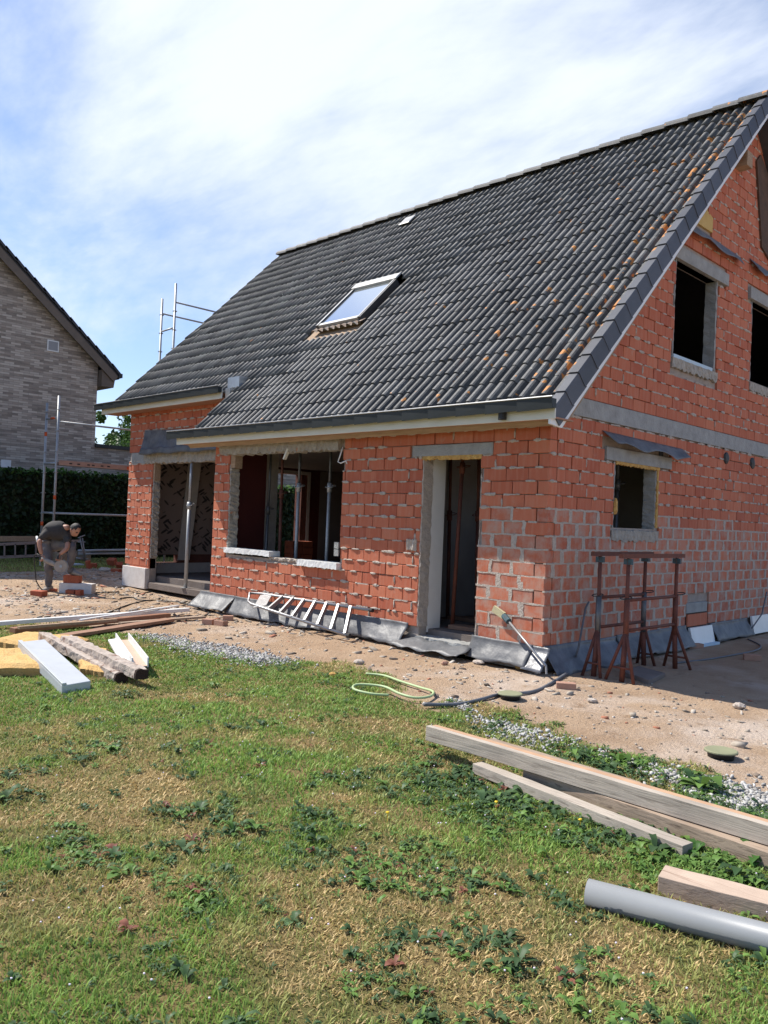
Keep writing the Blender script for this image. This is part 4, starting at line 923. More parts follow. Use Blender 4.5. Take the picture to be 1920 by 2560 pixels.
cl_ = vnoise(x*4.4, y*4.4, 58)*0.55+vnoise(x*9.5, y*9.5, 59)*0.33+vnoise(x*1.1, y*1.1, 60)*0.22; dr = dryness(x, y)
lush = np.zeros(n)
for px, py, r in ((1300, 2010, 0.5), (1600, 2090, 0.45), (1780, 2190, 0.35), (1880, 2060, 0.5), (1120, 1960, 0.4), (1500, 1900, 0.45), (1800, 1985, 0.4), (500, 2030, 0.2)):
    p = gp(px, py); lush = np.maximum(lush, np.exp(-((x-p.x)**2+(y-p.y)**2)/(r*r)))
keep = (lawn_amount(x, y) > -0.02) & ((x-CAM[0])*(-0.707)+(y-CAM[1])*0.707 > 0.8) & (RNG.random(n) < np.clip((cl_-0.575)*6.0, 0, 0.9)*0.44+0.012+0.45*(lush > 0.35)*lush) & (RNG.random(n) < np.clip(3.2/d, 0, 1))
x, y, lush = x[keep], y[keep], lush[keep]; k = len(x); print('rosettes', k)
R_ = (0.010+RNG.gamma(2.0, 0.0074, k))*(0.8+0.5*vnoise(x*3, y*3, 66))*(1+0.55*lush); nl = RNG.integers(4, 10, k)
shade = RNG.random(k)[:, None]; sp_ = ((vnoise(x*2.5, y*2.5, 67)+RNG.normal(0, 0.2, k)) > 0.42)[:, None]; colr = np.where(sp_, np.array([[0.040, 0.084, 0.030]])*(1-shade)+np.array([[0.085, 0.145, 0.060]])*shade, np.array([[0.085, 0.17, 0.035]])*(1-shade)+np.array([[0.15, 0.25, 0.06]])*shade); colr = np.where(RNG.random(k)[:, None] < 0.02, np.array([[0.22, 0.09, 0.06]]), colr)
v, f, c = rosettes(x, y, R_, nl, colr, 0.42)
tag(np_mesh('weeds', v, f, None, c, M_leafattr), 'low broad-leaved weeds and clover growing through the lawn', 'weeds', kind='stuff')
# a few tall dock leaves by the beams
dk = [gp(*p) for p in ((1885, 2165), (1850, 2140), (1905, 2120), (1800, 2130), (1740, 2140))]
v, f, c = rosettes(np.array([p.x for p in dk]), np.array([p.y for p in dk]), np.array([0.10, 0.085, 0.11, 0.075, 0.075]), np.array([12, 11, 13, 10, 10]), np.tile(np.array([[0.06, 0.14, 0.03]]), (5, 1)), 0.6)
tag(np_mesh('dock_leaves', v, f, None, c, M_leafattr), 'large upright dock leaves beside the stacked timber', 'weeds', kind='stuff')
# tiny flowers
fv = MB(); M_fl = mat('pink_petals', (0.75, 0.62, 0.74), (0.8, 0.75, 0.8), 50, 0.7); M_fy = mat('yellow_petals', (0.75, 0.52, 0.02), (0.7, 0.45, 0.02), 50, 0.7)
n = 420; xx = RNG.uniform(-1, 5, n); yy = RNG.uniform(-7, -2.6, n); kk = (lawn_amount(xx, yy) > 0.1) & (fbm(xx*1.6, yy*1.6, 91) > 0.5)
for a, b in zip(xx[kk], yy[kk]): fv.blob((a, b, gz(a, b)+0.045), (0.0045, 0.0045, 0.0035), 5, 3, 0.1)
fv.build('clover_flowers', M_fl, label='tiny pale pink flowers scattered over the lawn weeds', cat='flowers', kind='stuff')
fy = MB()
for p in ((1240, 2031), (1450, 2076), (968, 2058)):
    q = gp(*p); zq = gz(q.x, q.y); fy.blob((q.x, q.y, zq+0.055), (0.010, 0.010, 0.006), 9, 4, 0.15); fy.tube([(q.x, q.y, zq), (q.x, q.y, zq+0.05)], 0.0015, 5)
fy.build('dandelions', M_fy, label='small yellow dandelion flowers in the lawn', cat='flowers', kind='stuff')

# ------------------------------------------------------------------ rubble chips and gravel
def island_mat(name, stops, rough=0.9):
    m = bpy.data.materials.new(name); m.use_nodes = True; t = m.node_tree; b = t.nodes['Principled BSDF']; g = N(t, 'ShaderNodeNewGeometry')
    r = N(t, 'ShaderNodeValToRGB'); r.color_ramp.interpolation = 'CONSTANT'; link(t, g.outputs['Random Per Island'], r.inputs[0]); els = r.color_ramp.elements
    els[0].position = 0; els[0].color = col4(stops[0][1]); els[1].position = stops[1][0]; els[1].color = col4(stops[1][1])
    for p, c in stops[2:]: e = els.new(p); e.color = col4(c)
    nz = N(t, 'ShaderNodeTexNoise'); nz.inputs['Scale'].default_value = 60; link(t, g.outputs['Position'], nz.inputs['Vector'])
    hs = N(t, 'ShaderNodeHueSaturation'); link(t, r.outputs[0], hs.inputs['Color']); mr = N(t, 'ShaderNodeMapRange'); link(t, nz.outputs[0], mr.inputs[0]); mr.inputs[3].default_value = 0.7; mr.inputs[4].default_value = 1.3; link(t, mr.outputs[0], hs.inputs['Value'])
    link(t, hs.outputs[0], b.inputs['Base Color']); b.inputs['Roughness'].default_value = rough; return m
def chips(name, x, y, size, flat, m, sink=0.35, **kw):
    n = len(x); sg = np.array([(-1,-1,-1),(1,-1,-1),(1,1,-1),(-1,1,-1),(-1,-1,1),(1,-1,1),(1,1,1),(-1,1,1)], float)
    v = sg[None]*RNG.uniform(0.45, 1.0, (n, 8, 3)); sc = np.stack([size*RNG.uniform(0.6, 1.5, n), size*RNG.uniform(0.4, 0.9, n), size*flat*RNG.uniform(0.5, 1.4, n)], -1); v *= sc[:, None, :]
    a = RNG.uniform(0, 2*PI, n); ca, sa = np.cos(a)[:, None], np.sin(a)[:, None]; tl = RNG.normal(0, 0.22, n)[:, None]
    X = v[..., 0]*ca-v[..., 1]*sa; Y = v[..., 0]*sa+v[..., 1]*ca; Z = v[..., 2]+v[..., 0]*tl
    v = np.stack([X+x[:, None], Y+y[:, None], Z+(ground_z(x, y)+sc[:, 2]*(1-2*sink))[:, None]], -1).reshape(-1, 3)
    fq = np.array([(0,3,2,1),(4,5,6,7),(0,1,5,4),(1,2,6,5),(2,3,7,6),(3,0,4,7)]); F = (np.arange(n)*8)[:, None, None]+fq[None]
    return tag(np_mesh(name, v, F.reshape(-1, 4), None, None, m), kind='stuff', **kw)
M_chip = island_mat('rubble', [(0, (0.36, 0.31, 0.25)), (0.25, (0.26, 0.22, 0.175)), (0.45, (0.42, 0.37, 0.31)), (0.66, (0.36, 0.15, 0.09)), (0.74, (0.20, 0.155, 0.12)), (0.90, (0.52, 0.48, 0.43))])
n = 30000; x = RNG.uniform(-15, 4.5, n); y = RNG.uniform(-6, 1.6, n)
la_ = lawn_amount(x, y); nearwall = np.exp(-np.clip(-y, 0, 9)/0.8); left = np.clip((-x-2)/5, 0.05, 1)
cl_ = fbm(x*0.9, y*0.9, 61, 3); pr = np.clip((cl_-0.36)*2.2, 0.04, 1)*left*0.95+nearwall*0.35*np.clip((1.0-x)/1.5, 0.12, 1)
ok = (la_ < -0.05) & (RNG.random(n) < pr) & ~((x > -6.4) & (x < 0) & (y > -0.05)) & ~((x > -11.1) & (y > 0.8)) & ~((x < -6) & (x > -10.9) & (y > 0.75))
chips('rubble_chips', x[ok], y[ok], RNG.gamma(1.7, 0.010, ok.sum())+0.006, 0.24, M_chip, label='scattered mortar and brick chips on the sandy ground', cat='rubble')
n = 700; x = RNG.uniform(-1.5, 5, n); y = RNG.uniform(-2.6, 0.6, n); ok = (lawn_amount(x, y) < -0.05) & ((x > 0.3) | (y < -0.3))
chips('grit', x[ok], y[ok], RNG.gamma(2.0, 0.006, ok.sum())+0.004, 0.5, M_chip, label='fine grit on the bare sand before the gable', cat='grit')
M_grav = island_mat('white_gravel', [(0, (0.42, 0.41, 0.39)), (0.3, (0.32, 0.31, 0.29)), (0.55, (0.50, 0.49, 0.47)), (0.75, (0.26, 0.245, 0.225))])
gxs = []; gys = []
for (p0, p1, w, m_) in (((385, 1590), (480, 1620), 0.26, 800), ((470, 1615), (680, 1655), 0.34, 1700), ((600, 1630), (690, 1650), 0.18, 350), ((1130, 1750), (1180, 1775), 0.10, 120)):
    a, b = gp(*p0), gp(*p1); t = RNG.random(m_); gxs.append(a.x+(b.x-a.x)*t+RNG.normal(0, w*0.5, m_)); gys.append(a.y+(b.y-a.y)*t+RNG.normal(0, w*0.5, m_))
for px, py, r, m_ in ((1330, 1845, 0.16, 500), (1215, 1800, 0.1, 150), (1285, 1820, 0.10, 180), (1560, 1905, 0.07, 120), (1650, 1925, 0.08, 150), (1710, 1940, 0.10, 260), (1790, 1975, 0.17, 800), (1880, 1985, 0.18, 700), (1850, 2010, 0.13, 400), (1500, 1880, 0.05, 60), (1930, 2010, 0.15, 300)):
    p = gp(px, py); m_ = int(m_*0.62); gxs.append(p.x+RNG.normal(0, r*1.2, m_)); gys.append(p.y+RNG.normal(0, r*0.75, m_))
gxs = np.concatenate(gxs); gys = np.concatenate(gys)
chips('white_gravel', gxs, gys, RNG.uniform(0.007, 0.017, len(gxs)), 0.75, M_grav, 0.15, label='white gravel along the edge between lawn and bare sand', cat='gravel')

# ------------------------------------------------------------------ scaffold along the left gable
sc = empty('scaffold', 'galvanised tube scaffold rising beside the left gable', 'scaffold', loc=(-14.8, 0.75, 0))
SXA, SXB = -15.1, -14.42
def std(x, y, h, rings):
    z0 = gz(x, y); b = MB().box((x-0.08, y-0.08, z0-0.01), (x+0.08, y+0.08, z0+0.012)).tube([(x, y, z0), (x, y, z0+0.25)], 0.018, 8); b.build('base_plate', M_galv, sc)
    t = MB().tube([(x, y, z0+0.15), (x, y, h)], 0.030, 10)
    o_ = t.build('standard', M_galv, sc, True)
    for zr_ in rings: MB().tube([(x, y, zr_), (x, y, zr_+0.012)], 0.062, 10).build('rosette', M_galv, o_)
for x_ in (SXA, SXB):
    std(x_, 0.75, 4.12 if x_ == SXA else 4.24, (0.9, 1.4, 1.9, 2.4, 2.9, 3.4, 3.9)); std(x_, 3.75, 7.35 if x_ == SXA else 7.65, (1.4, 2.4, 3.4, 4.4, 5.4, 5.9, 6.4, 6.9)); std(x_, 6.85, 7.6, (1.4, 2.4, 3.4, 4.4, 5.4, 6.4, 6.9))
def ledger(a, b, r=0.024): MB().tube([a, b], r, 8).build('ledger', M_galv, sc, True)
for z in (1.42, 3.72): ledger((SXA, 0.75, z), (SXB, 0.75, z))
for z in (1.42, 3.62): ledger((SXB, 0.75, z), (SXB, 3.75, z)) 
ledger((SXA, 0.75, 1.42), (SXA, 3.75, 1.42)); ledger((SXA, 0.75, 2.62), (SXB, 0.75, 2.62), 0.03)
for z in (5.55, 6.45): ledger((SXA, 3.75, z), (SXB, 3.75, z+0.02))
for z in (6.95, 5.6): ledger((SXA, 3.75, z), (SXA, 6.85, z))
ledger((SXB, 3.75, 7.15), (SXB, 6.85, 7.15))
MB().box((SXA+0.02, 0.80, 2.60), (SXB-0.34, 3.70, 2.66)).build('deck', M_galv, sc)
MB().box((SXB-0.33, 0.80, 2.60), (SXB+0.0, 3.70, 2.66)).build('deck', mat('weathered_deck', (0.40, 0.27, 0.20), (0.3, 0.2, 0.15), 8, 0.8), sc)
MB().box((SXB+0.032, 0.80, 2.58), (SXB+0.045, 3.2, 2.70)).build('toe_board', mat('toe_board', (0.45, 0.30, 0.24), (0.36, 0.24, 0.19), 8, 0.8), sc)
M_hole = M_black
for yy in (1.05, 1.25, 1.5, 1.62, 1.85, 2.02): MB().box((SXB+0.046, yy, 2.62), (SXB+0.049, yy+0.07, 2.65)).build('slot', M_hole, sc)
MB().box((SXB+0.046, 2.55, 2.60), (SXB+0.050, 3.1, 2.67)).build('tape', M_tape, sc)
for x_, zs in ((SXA, (1.10, 3.30)), (SXB, (1.75,))):
    for zc in zs: MB().tube([(x_, 0.75, zc), (x_, 0.75, zc+0.10)], 0.0325, 10).build('tape', M_tape, sc, True)
MB().tube([(SXB-0.4, 0.75, 3.72), (SXB-0.15, 0.75, 3.72)], 0.027, 8).build('tape', M_tape, sc, True)

# steel props
def prop(label, x, y, z0, z1, m1, m2, r=0.026, lean=(0, 0), cat='steel prop', zc=None):
    o = empty('steel_prop', label, cat, 'adjustable steel props', loc=(x, y, z0)); zm = zc or z0+(z1-z0)*0.55; tx, ty = x+lean[0], y+lean[1]
    L = lambda z: (x+(tx-x)*(z-z0)/(z1-z0), y+(ty-y)*(z-z0)/(z1-z0), z)
    MB().box((x-0.07, y-0.07, z0), (x+0.07, y+0.07, z0+0.008)).build('base_plate', m1, o)
    MB().tube([L(z0+0.008), L(zm)], r, 10).build('outer_tube', m1, o, True)
    MB().tube([L(zm), L(z1-0.008)], r*0.8, 10).build('inner_tube', m2, o, True)
    MB().tube([L(zm-0.09), L(zm+0.05)], r*1.4, 10).build('collar', m1, o, True)
    c = Vector(L(zm)); MB().tube([c+Vector((0.10*math.cos(t), 0.02+0.06*math.sin(t), 0.02*math.sin(t))) for t in np.linspace(0, 2*PI, 11)], 0.006, 5).build('handle', m1, o, True)
    MB().box((tx-0.06, ty-0.06, z1-0.008), (tx+0.06, ty+0.06, z1)).build('head_plate', m1, o)
    return o
def prop_px(label, pb, pt, y, z0=0.243, z1=2.755, **k):
    a = fp(pb[0], pb[1], y); b = fp(pt[0], pt[1], y)
    # point of the prop axis at floor and at ceiling along the sight line plane
    dxdz = (b.x-a.x)/(b.z-a.z); xa = a.x+dxdz*(z0-a.z); xb = a.x+dxdz*(z1-a.z); return prop(label, xa, y, z0, z1, lean=(xb-xa, 0), **k)
prop('galvanised prop standing in the wide patio opening', fp(460, 1440, Y1-0.02).x, Y1+0.02, 0.125, 2.55, M_galv, M_galv, 0.036, (0.04, 0), zc=1.72)
prop_px('dark grey prop nearest the left jamb of the front window', (665, 1370), (678, 1130), 0.75, m1=M_prop, m2=M_prop, zc=1.68)
prop_px('rusty brown prop behind the gap in the front window sill', (699, 1385), (707, 1130), 0.62, m1=M_propr, m2=M_propr, zc=1.95)
prop_px('grey prop in the middle of the front window opening', (739, 1395), (751, 1125), 0.50, m1=M_galv, m2=M_prop, zc=2.05)
prop_px('grey prop with bolt holes near the right jamb of the front window', (816, 1395), (828, 1125), 0.55, m1=M_galv, m2=M_prop, zc=2.05)
PD = [('rust red prop leaning just inside the doorway', (1130, 1572), (1157, 1150), 0.55, M_rust, M_rust, 2.3), ('dark prop on a timber sole left of the red one in the doorway', (1119, 1525), (1127, 1150), 1.25, M_propr, M_propr, 1.7),
      ('dark prop close to the white partition in the doorway', (1095, 1500), (1107, 1150), 2.0, M_prop, M_prop, 1.75), ('dark prop at the right jamb of the doorway', (1192, 1450), (1197, 1150), 1.0, M_propr, M_propr, 1.7)]
for lb, a, b, y, m1, m2, zc in PD: prop_px(lb, a, b, y, m1=m1, m2=m2, zc=zc)
prop('dark prop seen through the small ground-floor gable window', -1.1, 2.75, 0.243, 2.755, M_propr, M_propr, 0.03, zc=2.05)
prop('second dark prop at the right side of the small gable window', -0.55, 2.45, 0.243, 2.755, M_prop, M_prop, 0.028, zc=2.2)
def plank(label, p, q, w, h, m, cat='plank', name='plank', **k):
    p = Vector(p); q = Vector(q); mb = MB(); n = 14; r = random.Random(label); d = (q-p).normalized(); up = Vector(k.pop('up', (0, 0, 1))); sd = d.cross(up).normalized(); up = sd.cross(d).normalized()
    for i in range(n+1):
        c = p+(q-p)*(i/n)
        for a, b in ((-1, -1), (1, -1), (1, 1), (-1, 1)): mb.v.append(tuple(c+sd*(a*w/2+r.uniform(-1, 1)*0.0015)+up*(b*h/2+r.uniform(-1, 1)*0.0015)))
    for i in range(n):
        for j in range(4): a = i*4+j; b = i*4+(j+1) % 4; mb.f.append((a, b, b+4, a+4))
    mb.f.append((3, 2, 1, 0)); mb.f.append(tuple(n*4+j for j in range(4)))
    return mb.build(name, m, k.pop('parent', None), bevel=0.003, label=label, cat=cat, **k)
M_sole = mat('sole_timber', (0.26, 0.15, 0.10), (0.19, 0.11, 0.075), 7, 0.85)
plank('timber sole plate on the floor behind the threshold', (-1.70, 0.50, 0.27), (-0.96, 0.62, 0.27), 0.19, 0.05, M_sole)
plank('timber sole plate deeper inside the doorway', (-2.35, 1.25, 0.27), (-1.45, 1.30, 0.27), 0.17, 0.05, M_sole)

# ------------------------------------------------------------------ timber, pipe and pile
def wood_mat(name, c1, c2, c3, ax):
    m = bpy.data.materials.new(name); m.use_nodes = True; t = m.node_tree; b = t.nodes['Principled BSDF']; g = N(t, 'ShaderNodeNewGeometry')
    mp_ = N(t, 'ShaderNodeMapping'); link(t, g.outputs['Position'], mp_.inputs[0]); mp_.inputs['Rotation'].default_value = (0, 0, -ax); mp_.inputs['Scale'].default_value = (0.35, 9, 9)
    n1_ = N(t, 'ShaderNodeTexNoise'); n1_.inputs['Scale'].default_value = 7; n1_.inputs['Detail'].default_value = 8; n1_.inputs['Roughness'].default_value = 0.65; n1_.inputs['Distortion'].default_value = 0.6; link(t, mp_.outputs[0], n1_.inputs['Vector'])
    r = N(t, 'ShaderNodeValToRGB'); link(t, n1_.outputs[0], r.inputs[0]); r.color_ramp.elements[0].position = 0.30; r.color_ramp.elements[0].color = col4(c3); r.color_ramp.elements[1].position = 0.7; r.color_ramp.elements[1].color = col4(c2); e = r.color_ramp.elements.new(0.48); e.color = col4(c1)
    n2_ = N(t, 'ShaderNodeTexNoise'); n2_.inputs['Scale'].default_value = 3.0; n2_.inputs['Detail'].default_value = 5; link(t, g.outputs['Position'], n2_.inputs['Vector']); mr = N(t, 'ShaderNodeMapRange'); link(t, n2_.outputs[0], mr.inputs[0]); mr.inputs[1].default_value = 0.45; mr.inputs[2].default_value = 0.65; mr.inputs[4].default_value = 0.5
    mi = N(t, 'ShaderNodeMix', data_type='RGBA'); link(t, mr.outputs[0], mi.inputs[0]); link(t, r.outputs[0], mi.inputs[6]); mi.inputs[7].default_value = col4(tuple(x*0.72 for x in c2))
    link(t, mi.outputs[2], b.inputs['Base Color']); b.inputs['Roughness'].default_value = 0.85; b.inputs['Specular IOR Level'].default_value = 0.2
    bp = N(t, 'ShaderNodeBump'); bp.inputs['Strength'].default_value = 0.35; bp.inputs['Distance'].default_value = 0.01; link(t, n1_.outputs[0], bp.inputs['Height']); link(t, bp.outputs[0], b.inputs['Normal']); return m
M_tim1 = wood_mat('pale_weathered_timber', (0.46, 0.40, 0.33), (0.36, 0.31, 0.26), (0.13, 0.10, 0.08), 0)
M_tim2 = wood_mat('brown_weathered_timber', (0.38, 0.29, 0.215), (0.29, 0.215, 0.16), (0.08, 0.055, 0.04), 0)
M_tim3 = wood_mat('fresh_timber', (0.52, 0.40, 0.31), (0.44, 0.33, 0.25), (0.26, 0.17, 0.12), 0.1)
# stacked beams parallel to the front wall
zt_ = 0.100
a = gp(1063, 1850, zt_); b = gp(1920, 2115, zt_); dv = (b-a).normalized(); sidev = Vector((-dv.y, dv.x, 0))
A = a+sidev*0.024+Vector((0, 0, 0.048)); B = A+dv*3.6
plank('long pale grey beam topmost of the timber stack on the lawn', A, B, 0.046, 0.096, M_tim1, 'timber beam', 'timber_beam', group='stacked timber beams')
plank('second pale beam lying flush behind the topmost one', A+sidev*0.047+Vector((0, 0, 0.001))+dv*0.012, B+sidev*0.047+Vector((0, 0, 0.001)), 0.044, 0.092, mat('orange_timber', (0.48, 0.30, 0.18), (0.38, 0.23, 0.14), 9, 0.85), 'timber beam', 'timber_beam', group='stacked timber beams')
a3 = gp(1325, 1955, 0.0); b3 = gp(1920, 2168, 0.0); d3 = (b3-a3).normalized(); s3 = Vector((-d3.y, d3.x, 0))
plank('dark weathered beam carrying the topmost timber', a3-s3*0.015+Vector((0, 0, 0.046)), a3+d3*2.8-s3*0.015+Vector((0, 0, 0.046)), 0.11, 0.098, M_tim2, 'timber beam', 'timber_beam', group='stacked timber beams')
a2 = gp(1180, 1935, 0.0); b2 = gp(1705, 2150, 0.0); d2 = (b2-a2).normalized(); s2 = Vector((-d2.y, d2.x, 0))
plank('low pale plank half hidden by weeds in front of the stack', a2+s2*0.045+Vector((0, 0, 0.035)), b2+s2*0.045+Vector((0, 0, 0.035)), 0.085, 0.064, M_tim1, 'plank', group='stacked timber beams')
plank('dark bearer under the far end of the timber stack', gp(1185, 1880, 0.0)+Vector((0, 0.16, 0.03)), gp(1560, 2000, 0.0)+Vector((0, 0.16, 0.03)), 0.09, 0.07, M_tim2, 'timber beam', 'timber_beam', group='stacked timber beams')
# short squared block beside the pipe
wb = [gp(1645, 2192, 0.085), gp(1680, 2168, 0.085)]; w1 = gp(1920, 2262, 0.085); dv = (w1-wb[0]).normalized(); dv.z = 0; sv = Vector((-dv.y, dv.x, 0)); wid = max(0.10, abs((wb[1]-wb[0]).dot(sv)))
plank('fresh squared timber block lying between the pipe and the beams', wb[0]+sv*wid/2+Vector((0, 0, -0.04)), wb[0]+dv*1.1+sv*wid/2+Vector((0, 0, -0.04)), wid, 0.085, M_tim3, 'timber block', 'timber_block')
# grey plastic pipe
pp = gp(1469, 2231, 0.056); pq = gp(1920, 2347, 0.056); dv = (pq-pp).normalized(); dv.z = 0; dv.normalize(); pe = pp+dv*2.4
M_pvc = mat('grey_pvc', (0.235, 0.245, 0.255), (0.215, 0.225, 0.235), 3, 0.42, bump=0.02, bscale=200)
pip = empty('drain_pipe', 'smooth grey plastic drain pipe lying on the dry lawn', 'pipe', loc=pp)
mb = MB(); nn = 28; sd = Vector((-dv.y, dv.x, 0)); up = Vector((0, 0, 1))
for c, r in ((pp, 0.050), (pp, 0.055), (pe, 0.055), (pe, 0.050)):
    for j in range(nn): t = 2*PI*j/nn; mb.v.append(tuple(c+(sd*math.cos(t)+up*math.sin(t))*r))
for i in range(4):
    for j in range(nn): a = i*nn+j; b = i*nn+(j+1) % nn; c_ = ((i+1) % 4)*nn; mb.f.append((a, b, c_+(j+1) % nn, c_+j))
mb.build('pipe_wall', M_pvc, pip, True)
for p_ in pip.children[0].data.polygons: p_.use_smooth = p_.index // nn in (1, 3)

# pile of insulation, sill and beams on the left
def batt(label, pts, h, m, seed, cat='insulation', name='insulation_batt', z=0.0):
    """soft mineral-wool sheet over a polygon of ground points (quad), lumpy top"""
    p = [Vector(q) for q in pts]; n = 14; mb = MB(); r = np.random.default_rng(seed)
    def pt(u, v): return (p[0]*(1-u)+p[1]*u)*(1-v)+(p[3]*(1-u)+p[2]*u)*v
    for top in (1, 0):
        for i in range(n+1):
            for j in range(n+1):
                q = pt(i/n, j/n); e = min(i, j, n-i, n-j); zz_ = z+(h*(0.75+0.5*fb1(q.x*5, q.y*5, seed))*(1 if e > 0 else 0.72) if top else 0.0)
                mb.v.append((q.x+(r.uniform(-0.012, 0.012) if e == 0 else 0), q.y+(r.uniform(-0.012, 0.012) if e == 0 else 0), zz_))
    k = (n+1)**2; I = lambda i, j, b=0: b*k+i*(n+1)+j
    for i in range(n):
        for j in range(n): mb.f.append((I(i, j), I(i+1, j), I(i+1, j+1), I(i, j+1))); mb.f.append((I(i, j, 1), I(i, j+1, 1), I(i+1, j+1, 1), I(i+1, j, 1)))
    for i in range(n):
        mb.f += [(I(i, 0), I(i, 0, 1), I(i+1, 0, 1), I(i+1, 0)), (I(i, n), I(i+1, n), I(i+1, n, 1), I(i, n, 1)), (I(0, i), I(0, i+1), I(0, i+1, 1), I(0, i, 1)), (I(n, i), I(n, i, 1), I(n, i+1, 1), I(n, i+1))]
    return mb.build(name, m, None, label=label, cat=cat, group='yellow insulation pieces')
M_wool = mat('mineral_wool', (0.62, 0.41, 0.17), (0.54, 0.32, 0.11), 8, 0.95, bump=0.9, bscale=45, stretch=(1, 1, 5))
batt('yellow mineral wool batt with frayed front edge at the picture edge', [gp(-60, 1690), gp(108, 1692), gp(90, 1648), gp(-60, 1630)], 0.10, M_wool, 3)
batt('yellow mineral wool sheet lying under the metal sill', [gp(-20, 1618), gp(110, 1640), gp(225, 1612), gp(60, 1594)], 0.09, M_wool, 5)
batt('torn yellow wool piece below the broken beams', [gp(200, 1690), gp(275, 1700), gp(270, 1640), gp(190, 1630)], 0.09, M_wool, 6)
batt('yellow wool scrap under the white profile', [gp(300, 1655), gp(372, 1665), gp(345, 1625), gp(290, 1620)], 0.06, M_wool, 7)
mb = MB(); a, b = gp(180, 1612, 0.06), gp(226, 1645, 0.06)     # curled roll
def curl(u, v): t = -0.5+3.9*v; r = 0.085+0.010*math.sin(5*u); c = a+(b-a)*u; dvv = (b-a).normalized(); s_ = Vector((-dvv.y, dvv.x, 0)); return c+s_*(math.cos(t)*r)+Vector((0, 0, 0.0+math.sin(t)*r))
mb.sheet(curl, 10, 16).build('insulation_roll', M_wool, None, True, solid=0.022, label='curled roll of yellow insulation beside the metal sill', cat='insulation', group='yellow insulation pieces')
# aluminium sill box (tray shape with raised back ledge)
p0, p1, p2, p3 = gp(45, 1605, 0.16), gp(155, 1714, 0.085), gp(227, 1702, 0.085), gp(112, 1598, 0.16)
al = empty('metal_sill', 'pale grey aluminium window sill box lying on yellow insulation', 'window sill', loc=p1)
M_sill = mat('sill_aluminium', (0.50, 0.52, 0.545), (0.44, 0.46, 0.48), 5, 0.5, metal=0.25, bump=0.05)
dz = Vector((0, 0, -0.085)); MB().prism([p0, p1, p2, p3], dz).build('tray', M_sill, al, bevel=0.006)
w_ = (p3-p0); MB().prism([p0+Vector((0, 0, .001)), p1+Vector((0, 0, .001)), p1+w_*0.14+Vector((0, 0, .001)), p0+w_*0.14+Vector((0, 0, .001))], (0, 0, 0.018)).build('ledge', M_sill, al, bevel=0.003)
# rough mortar-crusted beams
M_crust = mat('crusted_beam', (0.46, 0.39, 0.335), (0.34, 0.28, 0.235), 9, 0.95, bump=1.0, bscale=22, c3=(0.20, 0.12, 0.09), thr3=0.60, s3=12)
def crust(label, p, q, w, h, seed):
    p, q = Vector(p), Vector(q); d = (q-p).normalized(); s_ = d.cross(Vector((0, 0, 1))).normalized(); u_ = s_.cross(d); mb = MB(); n = 26; r = random.Random(seed); prof = [(-1,-1),(0,-1.05),(1,-1),(1.05,0),(1,1),(0.3,1.1),(-0.4,0.95),(-1,1),(-1.05,0)]
    for i in range(n+1):
        c = p+(q-p)*(i/n); k = 1+r.uniform(-0.06, 0.06)
        for a_, b_ in prof: mb.v.append(tuple(c+s_*(a_*w/2*k+r.uniform(-.006, .006))+u_*(b_*h/2*k+r.uniform(-.006, .006))))
    m_ = len(prof)
    for i in range(n):
        for j in range(m_): a_ = i*m_+j; b_ = i*m_+(j+1) % m_; mb.f.append((a_, b_, b_+m_, a_+m_))
    mb.f.append(tuple(reversed(range(m_)))); mb.f.append(tuple(n*m_+j for j in range(m_)))
    ecap = MB(); ecap.prism([Vector(v_)+d*0.001 for v_ in mb.v[-m_:]], d*0.035)
    o = mb.build('broken_beam', M_crust, None, label=label, cat='beam', group='mortar-crusted broken beams')
    ecap.build('charred_end', mat('charred_wood', (0.05, 0.026, 0.018), (0.03, 0.018, 0.014), 20, 0.95, bump=0.8), o)
    return o
crust('upper mortar-crusted beam with charred dark end on the rubbish pile', gp(165, 1598, 0.16), gp(352, 1684, 0.13), 0.12, 0.085, 4)
crust('lower mortar-crusted beam beneath the charred one', gp(108, 1590, 0.13), gp(300, 1694, 0.055), 0.10, 0.085, 5)
# white and brown u profiles
def chan(label, p, q, w, h, m, m_in, tilt=0.0):
    o = empty('profile', label, 'profile', 'window profiles', loc=p); p, q = Vector(p), Vector(q); d = (q-p).normalized(); s_ = d.cross(Vector((0, 0, 1))).normalized(); s_ = (s_+Vector((0, 0, tilt))).normalized(); u_ = s_.cross(d)
    MB().prism([p-s_*w/2, p+s_*w/2, p+s_*w/2+u_*0.012, p-s_*w/2+u_*0.012], q-p).build('web', m_in, o)
    for e in (-1, 1): MB().prism([p+s_*(e*w/2), p+s_*(e*(w/2+0.012)), p+s_*(e*(w/2+0.012))+u_*h, p+s_*(e*w/2)+u_*h], q-p).build('flange', m, o)
M_brn = mat('brown_pvc', (0.30, 0.145, 0.085), (0.25, 0.12, 0.07), 5, 0.5); M_tan = mat('tan_pvc', (0.50, 0.36, 0.27), (0.45, 0.31, 0.23), 5, 0.6)
chan('open brown-and-white profile at the right end of the rubbish pile', gp(305, 1602, 0.05), gp(350, 1668, 0.10), 0.13, 0.09, M_whitep, M_tan)
plank('white profile strip leaning left of the brown channel', gp(284, 1600, 0.08), gp(320, 1660, 0.09), 0.12, 0.03, M_whitep, 'profile', 'profile', up=(0.3, -0.25, 1), group='window profiles')
